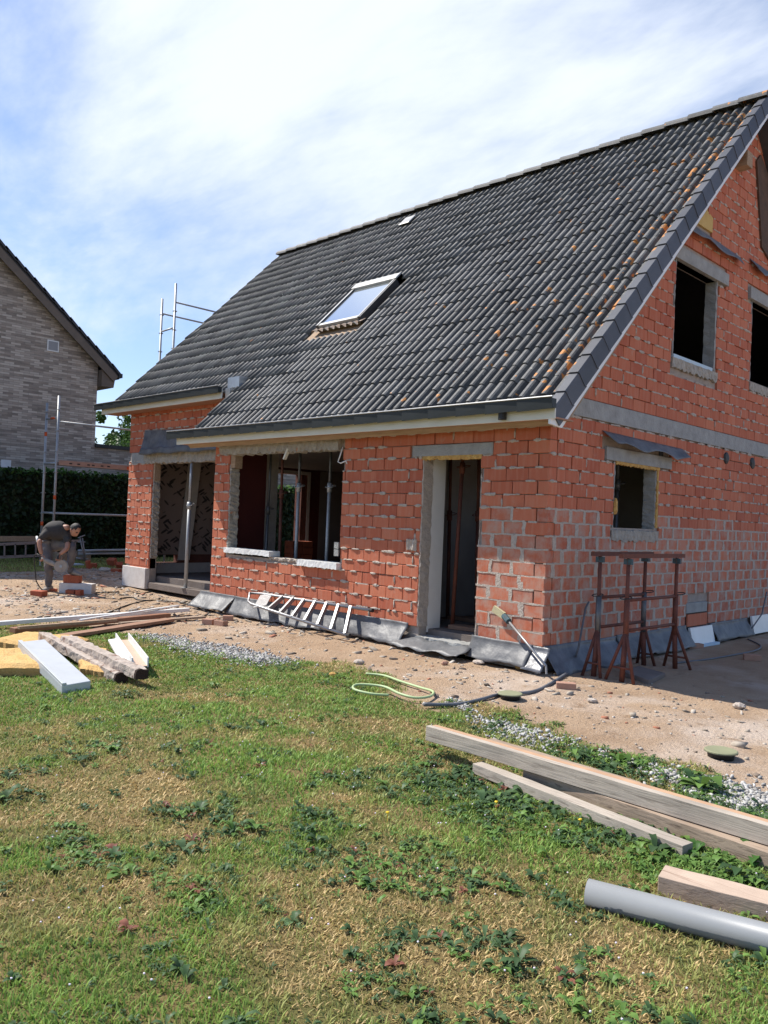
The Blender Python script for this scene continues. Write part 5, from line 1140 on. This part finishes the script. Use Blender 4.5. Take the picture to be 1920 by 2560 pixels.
# long boards behind the pile
BD = [('long white board at the back of the board pile', (-30, 1575), (470, 1536), 0.09, 0.05, M_whitep, 0.05), ('long brown profile under the white board', (30, 1588), (420, 1548), 0.12, 0.06, M_brn, 0.03), ('weathered brown plank in front of the profiles', (150, 1600), (425, 1556), 0.16, 0.04, mat('brown_plank', (0.33, 0.19, 0.12), (0.24, 0.135, 0.09), 8, 0.85, stretch=(1, 1, 6)), 0.02),
      ('split pale batten poking out left of the board pile', (45, 1592), (290, 1570), 0.06, 0.035, M_wood, 0.09), ('thin grey batten at the far end of the board pile', (300, 1565), (510, 1548), 0.10, 0.03, M_tim2, 0.02), ('thin white strip resting across the board pile', (200, 1573), (445, 1533), 0.05, 0.02, M_whitep, 0.11)]
for lb, p, q, w, h, m, z in BD: plank(lb, gp(*p)+Vector((0, 0, z+h/2)), gp(*q)+Vector((0, 0, z+h/2)), w, h, m, 'board', 'board', group='boards behind the pile')

# ------------------------------------------------------------------ yard things
def cover(label, px, py, r):
    p = gp(px, py); z = gz(p.x, p.y); o = empty('well_cover', label, 'well cover', 'round well covers', loc=(p.x, p.y, z))
    MB().tube([(p.x, p.y, z-0.02), (p.x, p.y, z+0.030), (p.x, p.y, z+0.042)], [r*0.74, r*0.80, r], 28).build('rim', M_black, o, True)
    MB().tube([(p.x, p.y, z+0.043), (p.x, p.y, z+0.051), (p.x, p.y, z+0.056)], [r*0.98, r*0.98, r*0.92], 28).build('lid', mat('olive_lid', (0.25, 0.255, 0.15), (0.205, 0.21, 0.125), 7, 0.75), o)
cover('round olive well cover on the sand beside the grey cable', 1275, 1748, 0.115); cover('round olive well cover alone on bare sand near the right edge', 1802, 1893, 0.115)
# mason trestles
def trestle(label, x, y0, y1, h, m, mp_, sp=0.30):
    o = empty('trestle', label, 'trestle', 'steel mason trestles', loc=(x, (y0+y1)/2, 0)); z0 = 0.0
    MB().beam((x, y0-0.16, h), (x, y1+0.16, h), 0.045, 0.045).build('top_bar', m, o)
    for y in (y0, y1):
        MB().tube([(x, y, 0.42), (x, y, h-0.025)], 0.021, 8).build('upright', m, o, True)
        MB().tube([(x, y, 0.40), (x, y, 0.86)], 0.031, 8).build('sleeve', mp_, o, True)
        MB().beam((x, y, h-0.03), (x, y, h-0.09), 0.09, 0.04, (0, 1, 0)).build('gusset', M_blue, o)
        s = -1 if y == y0 else 1
        MB().tube([(x, y, 0.50), (x+0.0, y+s*0.05, gz(x, y))], 0.030, 8).build('leg', m, o, True)
        for e in (-1, 1): MB().tube([(x, y, 0.52), (x+e*sp, y+s*0.10, gz(x+e*sp, y))], 0.018, 8).build('leg', m, o, True)
        MB().tube([(x-sp*0.72, y+s*0.075, 0.14), (x+sp*0.72, y+s*0.075, 0.14)], 0.012, 6).build('foot_brace', m, o, True)
        c = Vector((x, y, 0.87)); MB().tube([c+Vector((0.02+0.055*math.cos(t), s*0.06+0.07*math.sin(t), 0.01*math.sin(t))) for t in np.linspace(0, 2*PI, 11)], 0.006, 5).build('pin_ring', M_black, o, True)
    for z in (0.52, 0.84): MB().tube([(x, y0, z), (x, y1, z)], 0.018, 8).build('rail', m, o, True)
trestle('rust-red mason trestle nearest the gable wall', 0.42, 0.40, 1.42, 1.31, M_propr, M_prop, 0.11)
trestle('rust-red mason trestle with blue gussets standing in front', 0.74, 0.42, 1.55, 1.305, M_rust, M_rust, 0.16)
# flat concrete slab under the trestles
p = [gp(1553, 1676, 0.05), gp(1622, 1700, 0.05), gp(1664, 1682, 0.05), gp(1595, 1664, 0.05)]
mb = MB().prism(p, (0, 0, -0.06)); mb.build('concrete_slab', M_floor, None, bevel=0.008, label='broken concrete slab on the ground under the trestles', cat='slab')
# loose clay bricks
def block(label, px, py, size, rz, m, z=None, tilt=0.0, name='loose_brick', cat='brick', group='loose bricks on the ground', holes=False, dz=0.0):
    p = gp(px, py, dz); z = gz(p.x, p.y)+dz if z is None else z; L, Wd, H = size
    Mx = Matrix.Translation((p.x, p.y, z)) @ Euler((tilt, 0, rz)).to_matrix().to_4x4(); mb = MB()
    if name in ('stone', 'mortar_lump', 'foam_piece', 'brick_lump'):
        b_ = MB().blob((0, 0, H*0.45), (L*0.6, Wd*0.6, H*0.58), 8, 6, 0.16); mb.add([Mx @ Vector(v) for v in b_.v], b_.f); return mb.build(name, m, None, label=label, cat=cat, group=group)
    mb.box((-L/2, -Wd/2, -0.004), (L/2, Wd/2, H), Mx); o = mb.build(name, m, None, bevel=0.006, label=label, cat=cat, group=group)
    if holes:
        for e in (-0.5, 0.5): MB().box((e*L*0.55-L*0.17, -Wd*0.22, H+0.001), (e*L*0.55+L*0.17, Wd*0.22, H+0.003), Mx).build('cavity', M_black, o)
    return o
M_bpale = mat('dusty_brick', (0.42, 0.25, 0.18), (0.34, 0.19, 0.13), 9, 0.9, bump=0.3)
M_bred = mat('red_clay', (0.40, 0.105, 0.05), (0.32, 0.085, 0.042), 12, 0.88, bump=0.3)
block('dusty brick with a square frog on the sand near the corner', 1415, 1722, (0.19, 0.09, 0.065), 0.6, M_bpale)
block('brick lying in the house shade near the right edge', 1880, 1650, (0.20, 0.10, 0.07), 0.5, M_bpale)
block('long pale brick beside the gable membrane', 1735, 1620, (0.26, 0.10, 0.06), 1.2, M_bpale)
block('left brick of the small heap near the ladder', 522, 1562, (0.16, 0.12, 0.08), 0.5, M_bpale); block('middle brick of the small heap near the ladder', 552, 1566, (0.18, 0.10, 0.07), 0.2, M_bpale, holes=True); block('right brick of the small heap near the ladder', 570, 1550, (0.15, 0.10, 0.07), 0.9, M_bpale)
block('orange brick lump by the door threshold', 1112, 1663, (0.07, 0.05, 0.045), 0.9, M_bpale, cat='rubble', name='brick_lump'); block('pale mortar lump below the door threshold', 1080, 1622, (0.09, 0.07, 0.05), 0.4, M_mortar, cat='rubble', name='mortar_lump')
block('flat pale stone on the sand below the corner', 1197, 1660, (0.12, 0.09, 0.04), 0.2, M_mortar, cat='stone', name='stone'); block('pale stone on the sand left of the green hose', 898, 1658, (0.11, 0.08, 0.05), 1.2, M_mortar, cat='stone', name='stone')
block('orange-yellow stone in the grass left of the green hose', 832, 1692, (0.07, 0.06, 0.045), 0.4, M_foam, cat='stone', name='stone'); block('white lump on the shadow edge near the right side', 1848, 1770, (0.09, 0.07, 0.055), 0.4, M_mortar, cat='stone', name='stone')
block('grey lump in the sun above the trestle shadow', 1480, 1755, (0.08, 0.06, 0.04), 0.4, M_mortar, cat='stone', name='stone')
block('crumpled yellow foam piece at the corner of the house', 1303, 1672, (0.13, 0.10, 0.07), 0.3, M_foam, cat='foam', name='foam_piece'); block('broken concrete piece beside the yellow foam', 1352, 1668, (0.16, 0.10, 0.05), 0.8, M_mortar, cat='rubble', name='mortar_lump')
for lb, px, py, sz, rz, tl in (('tall broken clay block on top of the heap by the pier', 283, 1425, (0.22, 0.14, 0.22), 0.5, 0.5), ('broken clay block leaning in the heap by the pier', 298, 1430, (0.16, 0.12, 0.16), 1.1, 0.7), ('flat clay block at the front of the heap by the pier', 290, 1441, (0.24, 0.12, 0.07), 0.3, 0.1), ('clay block end at the right of the heap by the pier', 315, 1441, (0.14, 0.10, 0.08), 0.8, 0.1),
                               ('clay shard standing left of the heap by the pier', 222, 1432, (0.08, 0.10, 0.20), 0.4, 0.3), ('hollow clay piece next to the standing shard', 234, 1430, (0.14, 0.10, 0.12), 0.9, 0.2), ('clay offcut on the sand left of the white block', 97, 1494, (0.26, 0.14, 0.09), 0.4, 0.05), ('clay offcut behind the white block corner', 130, 1484, (0.16, 0.12, 0.05), 0.9, 0.0), ('small red offcut in front of the white block', 199, 1493, (0.12, 0.09, 0.10), 0.3, 0.1), ('broken red offcut beside the white block', 177, 1490, (0.16, 0.10, 0.07), 0.7, 0.1)):
    block(lb, px, py, sz, rz, M_bred, tilt=tl, group='broken clay blocks near the worker')
block('pale grey mortar slab in the heap by the pier', 262, 1439, (0.30, 0.10, 0.09), 0.5, M_mortar, name='mortar_lump', cat='rubble', tilt=0.2)
pc = gp(190, 1424); MB().box((pc.x-0.17, pc.y-0.13, 0.12), (pc.x+0.17, pc.y+0.13, 0.15), None).build('foam_board', M_bluefoam, None, label='pale blue foam board offcut on the grass edge', cat='foam board')
# white aerated block with the clay block being cut
DEP = 14.75
bx0 = dp(146, 1488, DEP-0.15); bx0.z = gz(bx0.x, bx0.y); bang = math.atan2(0.58, 0.82)+0.12
Mb = Matrix.Translation(bx0) @ Matrix.Rotation(bang, 4, 'Z')
MB().box((0, 0, -0.01), (0.60, 0.20, 0.175), Mb).build('aerated_block', M_aer, None, bevel=0.008, label='white aerated concrete block under the worker\'s boot', cat='block')
cbk = empty('clay_block', 'red hollow clay block being cut on the white block', 'block', loc=bx0)
MB().box((0.06, 0.03, 0.176), (0.35, 0.17, 0.315), Mb).build('body', M_bred, cbk, bevel=0.005)
gr = MB()
for i in range(6): gr.box((0.075+i*0.022, 0.022, 0.18), (0.083+i*0.022, 0.031, 0.31), Mb)
gr.build('groove', M_brick, cbk)
# aluminium step ladder lying along the front wall
sl_o = empty('step_ladder', 'aluminium step ladder lying against the base of the front wall', 'ladder', 'aluminium ladders', loc=fp(740, 1560, -0.25))
U0, U1 = fp(655, 1484, -0.06), fp(925, 1525, -0.06); L0, L1 = fp(628, 1510, -0.36), fp(868, 1588, -0.36)
MB().tube([U1, U0, U0+(U0-U1).normalized()*0.28+(L0-U0)*0.12, L0+(L0-L1).normalized()*0.10+(U0-L0)*0.1, L0, L1], 0.021, 8).build('rail', M_alu, sl_o, True)
for i in range(7):
    t = 0.20+0.78*i/6; a, b = U0+(U1-U0)*(t*0.80+0.06), L0+(L1-L0)*t; nrm = (U1-U0).cross(L0-U0).normalized()
    MB().beam(a, b, 0.034, 0.060, nrm).build('step', M_alu, sl_o)
pa, pb = U0+(U1-U0)*0.05, L0+(L1-L0)*0.10; MB().beam(pa, pb, 0.20, 0.012, (U1-U0).cross(L0-U0).normalized()).build('platform', M_alu, sl_o)
for q in (U1, L1): MB().tube([q, q+(U1-U0).normalized()*0.05], 0.027, 8).build('foot', M_black, sl_o)
# long ladder and tubes by the hedge
ld = empty('long_ladder', 'long aluminium ladder lying on edge before the hedge', 'ladder', 'aluminium ladders', loc=(-16.8, 1.5, 0.3))
la0, la1 = xp(-30, 1362, -16.6), xp(200, 1352, -16.6); lb0, lb1 = xp(-30, 1394, -16.6), xp(200, 1385, -16.6)
for p, q in ((la0, la1), (lb0, lb1)): MB().beam(p, q, 0.03, 0.07).build('rail', M_alu, ld)
for i in range(9): t = (i+0.5)/9; MB().beam(la0+(la1-la0)*t, lb0+(lb1-lb0)*t, 0.03, 0.035, (0, 1, 0)).build('rung', M_alu, ld)
plank('yellowish plank resting behind the long ladder', xp(-30, 1347, -16.9), xp(110, 1347, -16.9), 0.04, 0.14, M_wood)
for lb, py, z, w in (('upper grey tube lying behind the pier', 1376, 0.5, 0.05), ('lower pale tube lying behind the pier', 1384, 0.35, 0.045)):
    MB().tube([xp(195, py+1, -16.2), xp(318, py-1, -16.2)], w/2+0.01, 8).build('steel_tube', M_galv, None, True, label=lb, cat='tube', group='tubes by the hedge')
for i, xx_ in enumerate((-16.3, -16.9)):
    yy_ = xp(150+60*i, 1385, xx_).y; MB().box((xx_-0.4 if i else xx_-0.9, yy_-0.06, 0.0), (xx_+0.3, yy_+0.06, 0.36)).build('support_block', M_wood, None, label=('timber block carrying the ladder end nearest the worker', 'timber block carrying the tubes by the hedge')[i], cat='block', group='support blocks')
lt = empty('light_stand', 'small aluminium folding step standing behind the worker', 'step', loc=xp(207, 1400, -15.2))
for a, b in (((200, 1345), (212, 1402)), ((206, 1345), (214, 1402))): MB().tube([xp(*a, -15.2), xp(*b, -15.2)], 0.018, 6).build('leg', M_alu, lt, True)
for a, b in (((195, 1345), (212, 1338)), ((195, 1355), (213, 1355)), ((195, 1382), (214, 1382)), ((190, 1394), (220, 1398))): MB().tube([xp(*a, -15.2), xp(*b, -15.2)], 0.016, 6).build('rung', M_alu, lt, True)
# broom against the wall corner, hose and cables
br = empty('broom', 'long-handled brush leaning on the house corner', 'broom', loc=gp(1365, 1668))
hb_, ht_ = fp(1365, 1665, -0.42), fp(1262, 1542, -0.06); MB().tube([hb_, ht_], 0.013, 8).build('handle', M_alu, br, True)
d_ = (ht_-hb_).normalized(); MB().tube([ht_-d_*0.10, ht_+d_*0.02], 0.035, 8).build('socket', M_blue, br); MB().beam(ht_+d_*0.02, fp(1234, 1521, -0.05), 0.075, 0.035, (0, -1, 0)).build('head', mat('straw_brush', (0.52, 0.48, 0.30), (0.45, 0.40, 0.24), 15, 0.9), br)
MB().tube([hb_, fp(1366, 1685, -0.42)], 0.01, 6).build('grip', M_galv, br)
def line_on_ground(name, label, cat, pts, r, m, z=None, group=None, n=8):
    P = []
    for q in pts:
        p = gp(q[0], q[1], q[2] if len(q) > 2 else 0.0); zz_ = (q[2] if len(q) > 2 else gz(p.x, p.y))+r; P.append(Vector((p.x, p.y, zz_)))
    out = []
    for i in range(len(P)-1):     # catmull-rom
        p0, p1, p2, p3 = P[max(i-1, 0)], P[i], P[i+1], P[min(i+2, len(P)-1)]
        for k in range(6):
            t = k/6; out.append(0.5*((2*p1)+(p2-p0)*t+(2*p0-5*p1+4*p2-p3)*t*t+(3*p1-p0-3*p2+p3)*t*t*t))
    out.append(P[-1]); MB().tube(out, r, n).build(name, m, None, True, label=label, cat=cat, group=group)
M_hose = mat('green_hose', (0.42, 0.52, 0.27), (0.36, 0.46, 0.23), 9, 0.5); M_cab = mat('grey_cable', (0.16, 0.165, 0.18), (0.11, 0.115, 0.125), 9, 0.6)
line_on_ground('garden_hose', 'bright green hose looped on the lawn edge', 'hose', [(972, 1741, 0.015), (930, 1738, 0.02), (888, 1728, 0.03), (884, 1718, 0.04), (905, 1714, 0.05), (960, 1720, 0.05), (1000, 1738, 0.04), (1040, 1748, 0.03), (1075, 1744, 0.03), (1082, 1732, 0.03), (1050, 1722, 0.02), (1000, 1706, 0.02), (960, 1692, 0.015), (915, 1687, 0.01)], 0.012, M_hose)
line_on_ground('power_cable', 'thick grey cable running from the wall across the sand', 'cable', [(1060, 1766, 0.01), (1140, 1764), (1200, 1755), (1250, 1742), (1330, 1732), (1380, 1710), (1420, 1685), (1432, 1670)], 0.017, M_cab, group='cables')
P_ = [gp(1432, 1670)+Vector((0, 0, 0.02)), xp(1446, 1620, 0.16), xp(1455, 1570, 0.08), xp(1464, 1520, 0.05), xp(1472, 1505, 0.05)]
MB().tube(P_, 0.012, 6).build('wall_cable', M_cab, None, True, label='grey cable hanging down the gable wall by the trestle', cat='cable', group='cables')
line_on_ground('power_cable', 'thin grey cable in the shade behind the trestles', 'cable', [(1690, 1660), (1760, 1652), (1830, 1640), (1890, 1628), (1900, 1615), (1870, 1600)], 0.011, M_cab, group='cables')
for i, (lb, pts) in enumerate((('black cable from the worker to the pier', [(235, 1488), (290, 1485), (340, 1478), (400, 1470), (470, 1470), (530, 1462)]), ('black cable winding below the pier opening', [(225, 1465), (270, 1468), (330, 1462), (390, 1458), (450, 1455), (500, 1450)]), ('black cable crossing the rubble in front of the extension', [(255, 1540), (320, 1515), (380, 1505), (430, 1498), (500, 1490)]), ('tangled black cable near the left boards', [(300, 1500), (330, 1497), (350, 1503), (420, 1505), (470, 1515), (520, 1530), (510, 1540)]))):
    line_on_ground('power_cable', lb, 'cable', pts, 0.011, M_black, group='cables')
# wall cable pipe on the gable far right
MB().tube([xp(1917, 1480, 0.05), xp(1905, 1535, 0.10), xp(1880, 1570, 0.15)], 0.012, 6).build('wall_cable', M_cab, None, True, label='pale cable hanging at the far end of the gable wall', cat='cable', group='cables')
# tools inside the patio opening
MB().blob((-7.3, 1.6, 0.36), (0.22, 0.18, 0.14), 10, 7, 0.12).build('tool_bag', M_black, None, True, label='dark tool bag on the floor inside the patio opening', cat='bag')
# stacked clay bricks seen through the front window
for k in range(5):
    for j in range(2):
        MB().box((-10.2+0.001*k, 4.45+j*0.31, 0.243+k*0.152), (-9.9+0.02*(k % 2), 4.45+j*0.31+0.29, 0.243+k*0.152+0.145)).build('stacked_brick', M_bred, None, bevel=0.004, label=('%s red clay block, %s column of the stack seen through the front window' % (('lowest', 'second lowest', 'middle', 'second highest', 'topmost')[k], ('left', 'right')[j])), cat='brick', group='bricks stacked indoors')

# ------------------------------------------------------------------ worker
M_shirt = mat('dark_tshirt', (0.034, 0.031, 0.030), (0.055, 0.050, 0.048), 6, 0.9, bump=0.4, bscale=14)
M_jean = mat('dusty_jeans', (0.065, 0.075, 0.105), (0.19, 0.165, 0.145), 7, 0.92, bump=0.5, bscale=16)
M_skin = mat('skin', (0.42, 0.215, 0.145), (0.36, 0.18, 0.12), 6, 0.55); M_hair = mat('black_hair', (0.016, 0.014, 0.013), (0.026, 0.023, 0.021), 40, 0.6, bump=0.5)
M_shoe = mat('dusty_boot', (0.30, 0.27, 0.24), (0.20, 0.18, 0.165), 8, 0.9)
wk = empty('person', 'worker in dark t-shirt and jeans bending over with an angle grinder', 'person', loc=dp(118, 1482, DEP))
def zpt(zx, zy, b): return dp(60+zx/5.925, 1270+zy/5.925, DEP-b)      # from the enlarged view; b = metres towards the camera
def skin_mesh(name, chains, m, sub=2, parent=wk):
    """chains: list of lists of (point, radius); chains starting with a known point name share it"""
    vs = []; es = []; rs = []; idx = {}
    for ch in chains:
        prev = None
        for (key, p, r) in ch:
            if key in idx: i = idx[key]
            else: i = len(vs); idx[key] = i; vs.append(tuple(p)); rs.append(r)
            if prev is not None: es.append((prev, i))
            prev = i
    me = bpy.data.meshes.new(name); me.from_pydata(vs, es, []); o = link_mesh(name, me, m, parent)
    o.modifiers.new('skin', 'SKIN'); sv = me.skin_vertices[0].data
    for i, r in enumerate(rs): sv[i].radius = (r, r) if not isinstance(r, tuple) else r
    sv[0].use_root = True
    sm = o.modifiers.new('sub', 'SUBSURF'); sm.levels = sub; sm.render_levels = sub
    o.modifiers['skin'].use_smooth_shade = True
    return o
ctex = bpy.data.textures.new('folds', 'CLOUDS'); ctex.noise_scale = 0.11; ctex.noise_depth = 2
PEL = zpt(400, 500, -0.12); WAI = zpt(360, 385, -0.06); CHE = zpt(440, 320, 0.06); UPB = zpt(540, 300, 0.12); NEC = zpt(625, 285, 0.15)
SH1 = zpt(300, 400, 0.26); SH2 = zpt(640, 430, 0.10)
HIP1 = zpt(330, 560, 0.0); HIP2 = zpt(560, 540, -0.02); KN1 = zpt(365, 880, 0.12); AN1 = zpt(365, 1170, 0.0); KN2 = zpt(720, 560, 0.16); AN2 = zpt(655, 930, 0.06)
EL1 = zpt(225, 520, 0.34); WR1 = zpt(262, 690, 0.36); EL2 = zpt(640, 600, 0.28); WR2 = zpt(525, 690, 0.36)
skin_mesh('shirt', [[('pel', PEL, 0.155), ('wai', WAI, 0.165), ('che', CHE, 0.185), ('upb', UPB, 0.155), ('nb', zpt(600, 280, 0.14), 0.085)],
                    [('upb', UPB, 0.155), ('s1m', zpt(370, 370, 0.20), 0.11), ('s1', SH1, 0.082), ('sl1', zpt(242, 470, 0.32), 0.066)], [('upb', UPB, 0.155), ('s2', SH2, 0.085), ('sl2', zpt(650, 520, 0.22), 0.064)]], M_shirt)
skin_mesh('trousers', [[('p', PEL+Vector((0, 0, -0.02)), 0.15), ('h1', HIP1, 0.115), ('t1', zpt(350, 740, 0.08), 0.088), ('k1', KN1, 0.074), ('c1', zpt(368, 1000, 0.05), 0.072), ('a1', AN1, 0.060)], [('p', PEL, 0.15), ('h2', HIP2, 0.115), ('t2', zpt(650, 540, 0.08), 0.098), ('k2', KN2, 0.082), ('c2', zpt(700, 740, 0.12), 0.074), ('a2', AN2, 0.056)]], M_jean)
body = skin_mesh('body', [[('n0', UPB, 0.06), ('n1', NEC, 0.058), ('n2', zpt(670, 300, 0.17), 0.056)]], M_skin)
for nm, ch in (('arm', [('a', zpt(245, 455, 0.31), 0.050), ('e', EL1, 0.043), ('f', zpt(240, 610, 0.36), 0.040), ('w', WR1, 0.029)]), ('arm', [('a', zpt(650, 500, 0.20), 0.048), ('e', EL2, 0.044), ('f', zpt(590, 640, 0.33), 0.040), ('w', WR2, 0.029)])): skin_mesh(nm, [ch], M_skin)
for o_ in wk.children:
    if o_.name.split('.')[0] in ('shirt', 'trousers'):
        md = o_.modifiers.new('folds', 'DISPLACE'); md.texture = ctex; md.strength = 0.045; md.mid_level = 0.5; md.texture_coords = 'LOCAL'
# head: egg-shaped with brow, nose, jaw; looks down to the work
HC = zpt(755, 325, 0.20); Rv = Vector(RM[:, 0]); Fv = Vector(-RM[:, 2]); Uv = Vector((0, 0, 1))
hf = (Rv*0.62+Fv*0.30-Uv*0.72).normalized(); hs = hf.cross(Uv).normalized(); hu = hs.cross(hf).normalized()
def head_pt(s_, f_, u_): return HC+hs*s_+hf*f_+hu*u_
mb = MB(); nu, nv = 18, 14
def hsurf(th, ph):
    s_ = math.sin(ph)*math.sin(th); f_ = math.sin(ph)*math.cos(th); u_ = math.cos(ph)
    rf = 0.098 if f_ > 0 else 0.104; x_, y_, z_ = s_*0.078, f_*rf, u_*0.122
    if u_ < -0.1: y_ += 0.012*(-u_) if f_ > 0 else 0.03*(-u_); x_ *= 1-0.30*max(0, -u_-0.1)
    if f_ > 0.75 and abs(s_) < 0.25 and -0.45 < u_ < 0.05: y_ += 0.026*(1-abs(s_)/0.25)*(1-abs(u_+0.25)/0.32 if abs(u_+0.25) < 0.32 else 0)
    if f_ > 0.6 and 0.0 < u_ < 0.22 and 0.15 < abs(s_) < 0.6: y_ -= 0.010
    if f_ > 0.8 and -0.66 < u_ < -0.5: y_ += 0.006
    return head_pt(x_, y_, z_)
mb.sheet(lambda u, v: hsurf(2*PI*u, 0.001+(PI-0.002)*v), 24, 20).build('head', M_skin, wk, True)
mb = MB().sheet(lambda u, v: (lambda th, ph: HC+(hsurf(th, ph)-HC)*1.055+hu*0.004)(2*PI*u, 0.001+v*(0.62 if abs((2*PI*u+PI) % (2*PI)-PI) < 0.9 else (1.15 if abs((2*PI*u+PI) % (2*PI)-PI) < 1.5 else 1.95))), 40, 12); mb.build('hair', M_hair, wk, True, solid=0.006)
for e in (-1, 1):
    MB().blob(head_pt(e*0.080, -0.005, -0.01), (0.016, 0.018, 0.030), 8, 6, 0.05).build('ear', M_skin, wk, True)
    MB().blob(head_pt(e*0.031, 0.082, 0.015), (0.011, 0.011, 0.008), 8, 6, 0).build('eye', M_black, wk, True)
    MB().tube([head_pt(e*0.015, 0.096, 0.035), head_pt(e*0.045, 0.088, 0.035)], 0.005, 5).build('eyebrow', M_hair, wk)
MB().tube([head_pt(-0.022, 0.094, -0.068), head_pt(0.0, 0.099, -0.066), head_pt(0.022, 0.094, -0.068)], 0.004, 5).build('mouth', M_brn, wk)
MB().tube([zpt(190, 425, 0.0), zpt(196, 470, 0.05), zpt(200, 505, 0.05)], 0.02, 8).build('waistband', M_whitep, wk, True)
# boots
def boot(p, d, nm='boot'):
    d = Vector((d[0], d[1], 0)).normalized(); s_ = Vector((-d.y, d.x, 0)); mb = MB(); n = 10; prof = [(-0.085, 0.036, 0.10), (-0.06, 0.042, 0.125), (0.0, 0.044, 0.115), (0.06, 0.048, 0.085), (0.12, 0.050, 0.065), (0.17, 0.044, 0.055), (0.20, 0.024, 0.035)]
    for f_, w, h in prof:
        for j in range(n): t = 2*PI*j/n; mb.v.append(tuple(p+d*f_+s_*(w*math.cos(t))+Vector((0, 0, max(0.0, h*0.5+h*0.5*math.sin(t))))))
    for i in range(len(prof)-1):
        for j in range(n): a = i*n+j; b = i*n+(j+1) % n; mb.f.append((a, b, b+n, a+n))
    mb.f.append(tuple(reversed(range(n)))); mb.f.append(tuple((len(prof)-1)*n+j for j in range(n))); mb.build(nm, M_shoe, wk, True)
f1 = AN1.copy(); f1.z = gz(f1.x, f1.y); boot(f1+Vector((0, 0, 0.0)), Fv*0.9-Rv*0.3)
f2 = Mb @ Vector((0.22, 0.10, 0.316)); boot(f2, Fv*0.5+Rv*0.8)
MB().tube([f1+Vector((0, 0, 0.08)), AN1], [0.055, 0.058], 10).build('trouser_cuff', M_jean, wk, True); MB().tube([f2+Vector((0, 0, 0.09)), AN2], [0.052, 0.056], 10).build('trouser_cuff', M_jean, wk, True)
# hands, closed on the grinder
def hand(w, tip, across, nm='hand'):
    d = (tip-w).normalized(); a = (Vector(across)-d*Vector(across).dot(d)).normalized(); nn_ = d.cross(a)
    skin_mesh(nm, [[('w', w, 0.026), ('p1', w+d*0.045, (0.020, 0.036)), ('p2', w+d*0.085, (0.017, 0.038))]], M_skin, 1)
    for k, l in zip((-1.5, -0.5, 0.5, 1.5), (0.030, 0.036, 0.034, 0.028)):
        b = w+d*0.085+a*(k*0.020); skin_mesh('finger', [[('0', b, 0.0095), ('1', b+d*l*0.9+nn_*0.012, 0.009), ('2', b+d*l*0.9+nn_*0.040, 0.0085), ('3', b+d*l*0.2+nn_*0.055, 0.0075)]], M_skin, 1)
    b = w+d*0.035+a*0.036; skin_mesh('thumb', [[('0', b, 0.011), ('1', b+d*0.03+a*0.02+nn_*0.015, 0.010), ('2', b+d*0.055+a*0.012+nn_*0.035, 0.0085)]], M_skin, 1)
hand(WR1, zpt(290, 790, 0.38), Rv+Fv*0.3); hand(WR2, zpt(495, 790, 0.40), Rv-Fv*0.4)
# angle grinder
M_dust = mat('dusty_tool', (0.36, 0.31, 0.26), (0.25, 0.22, 0.19), 9, 0.85)
gd = empty('angle_grinder', 'dusty angle grinder with round guard held by the worker', 'grinder', loc=zpt(420, 820, 0.38))
MB().tube([zpt(265, 735, 0.40), zpt(310, 770, 0.40), zpt(340, 785, 0.40), zpt(420, 820, 0.39), zpt(470, 840, 0.39), zpt(520, 870, 0.38)], [0.024, 0.028, 0.042, 0.045, 0.04, 0.035], 12).build('motor_body', M_dust, gd, True)
MB().tube([zpt(470, 830, 0.40), zpt(500, 760, 0.42), zpt(510, 690, 0.42)], [0.014, 0.017, 0.017], 8).build('side_handle', M_black, gd, True)
dc = zpt(545, 865, 0.42); dn = (Fv*0.9+Rv*0.25+Uv*0.1).normalized()
MB().tube([dc-dn*0.0015, dc+dn*0.0015], 0.112, 28).build('cutting_disc', M_dust, gd)
du = dn.cross(Rv).normalized(); dr_ = dn.cross(du)
MB().sheet(lambda u, v: dc+dn*(-0.03+0.045*v)+(du*math.cos(2.6*u-2.9)+dr_*math.sin(2.6*u-2.9))*0.122, 18, 2).sheet(lambda u, v: dc-dn*0.03+(du*math.cos(2.6*u-2.9)+dr_*math.sin(2.6*u-2.9))*(0.02+0.102*v), 18, 2).build('guard', M_galv, gd, solid=0.004)
MB().tube([dc, dc+dn*0.02], 0.025, 12).build('flange_nut', M_galv, gd)
cp = [zpt(262, 735, 0.40), zpt(200, 680, 0.36), zpt(150, 700, 0.36), zpt(160, 900, 0.30), zpt(180, 1080, 0.25), zpt(230, 1170, 0.2), zpt(300, 1195, 0.2)]
cp[-1].z = gz(cp[-1].x, cp[-1].y)+0.012
MB().tube(cp, 0.010, 6).build('cord', M_black, gd, True)
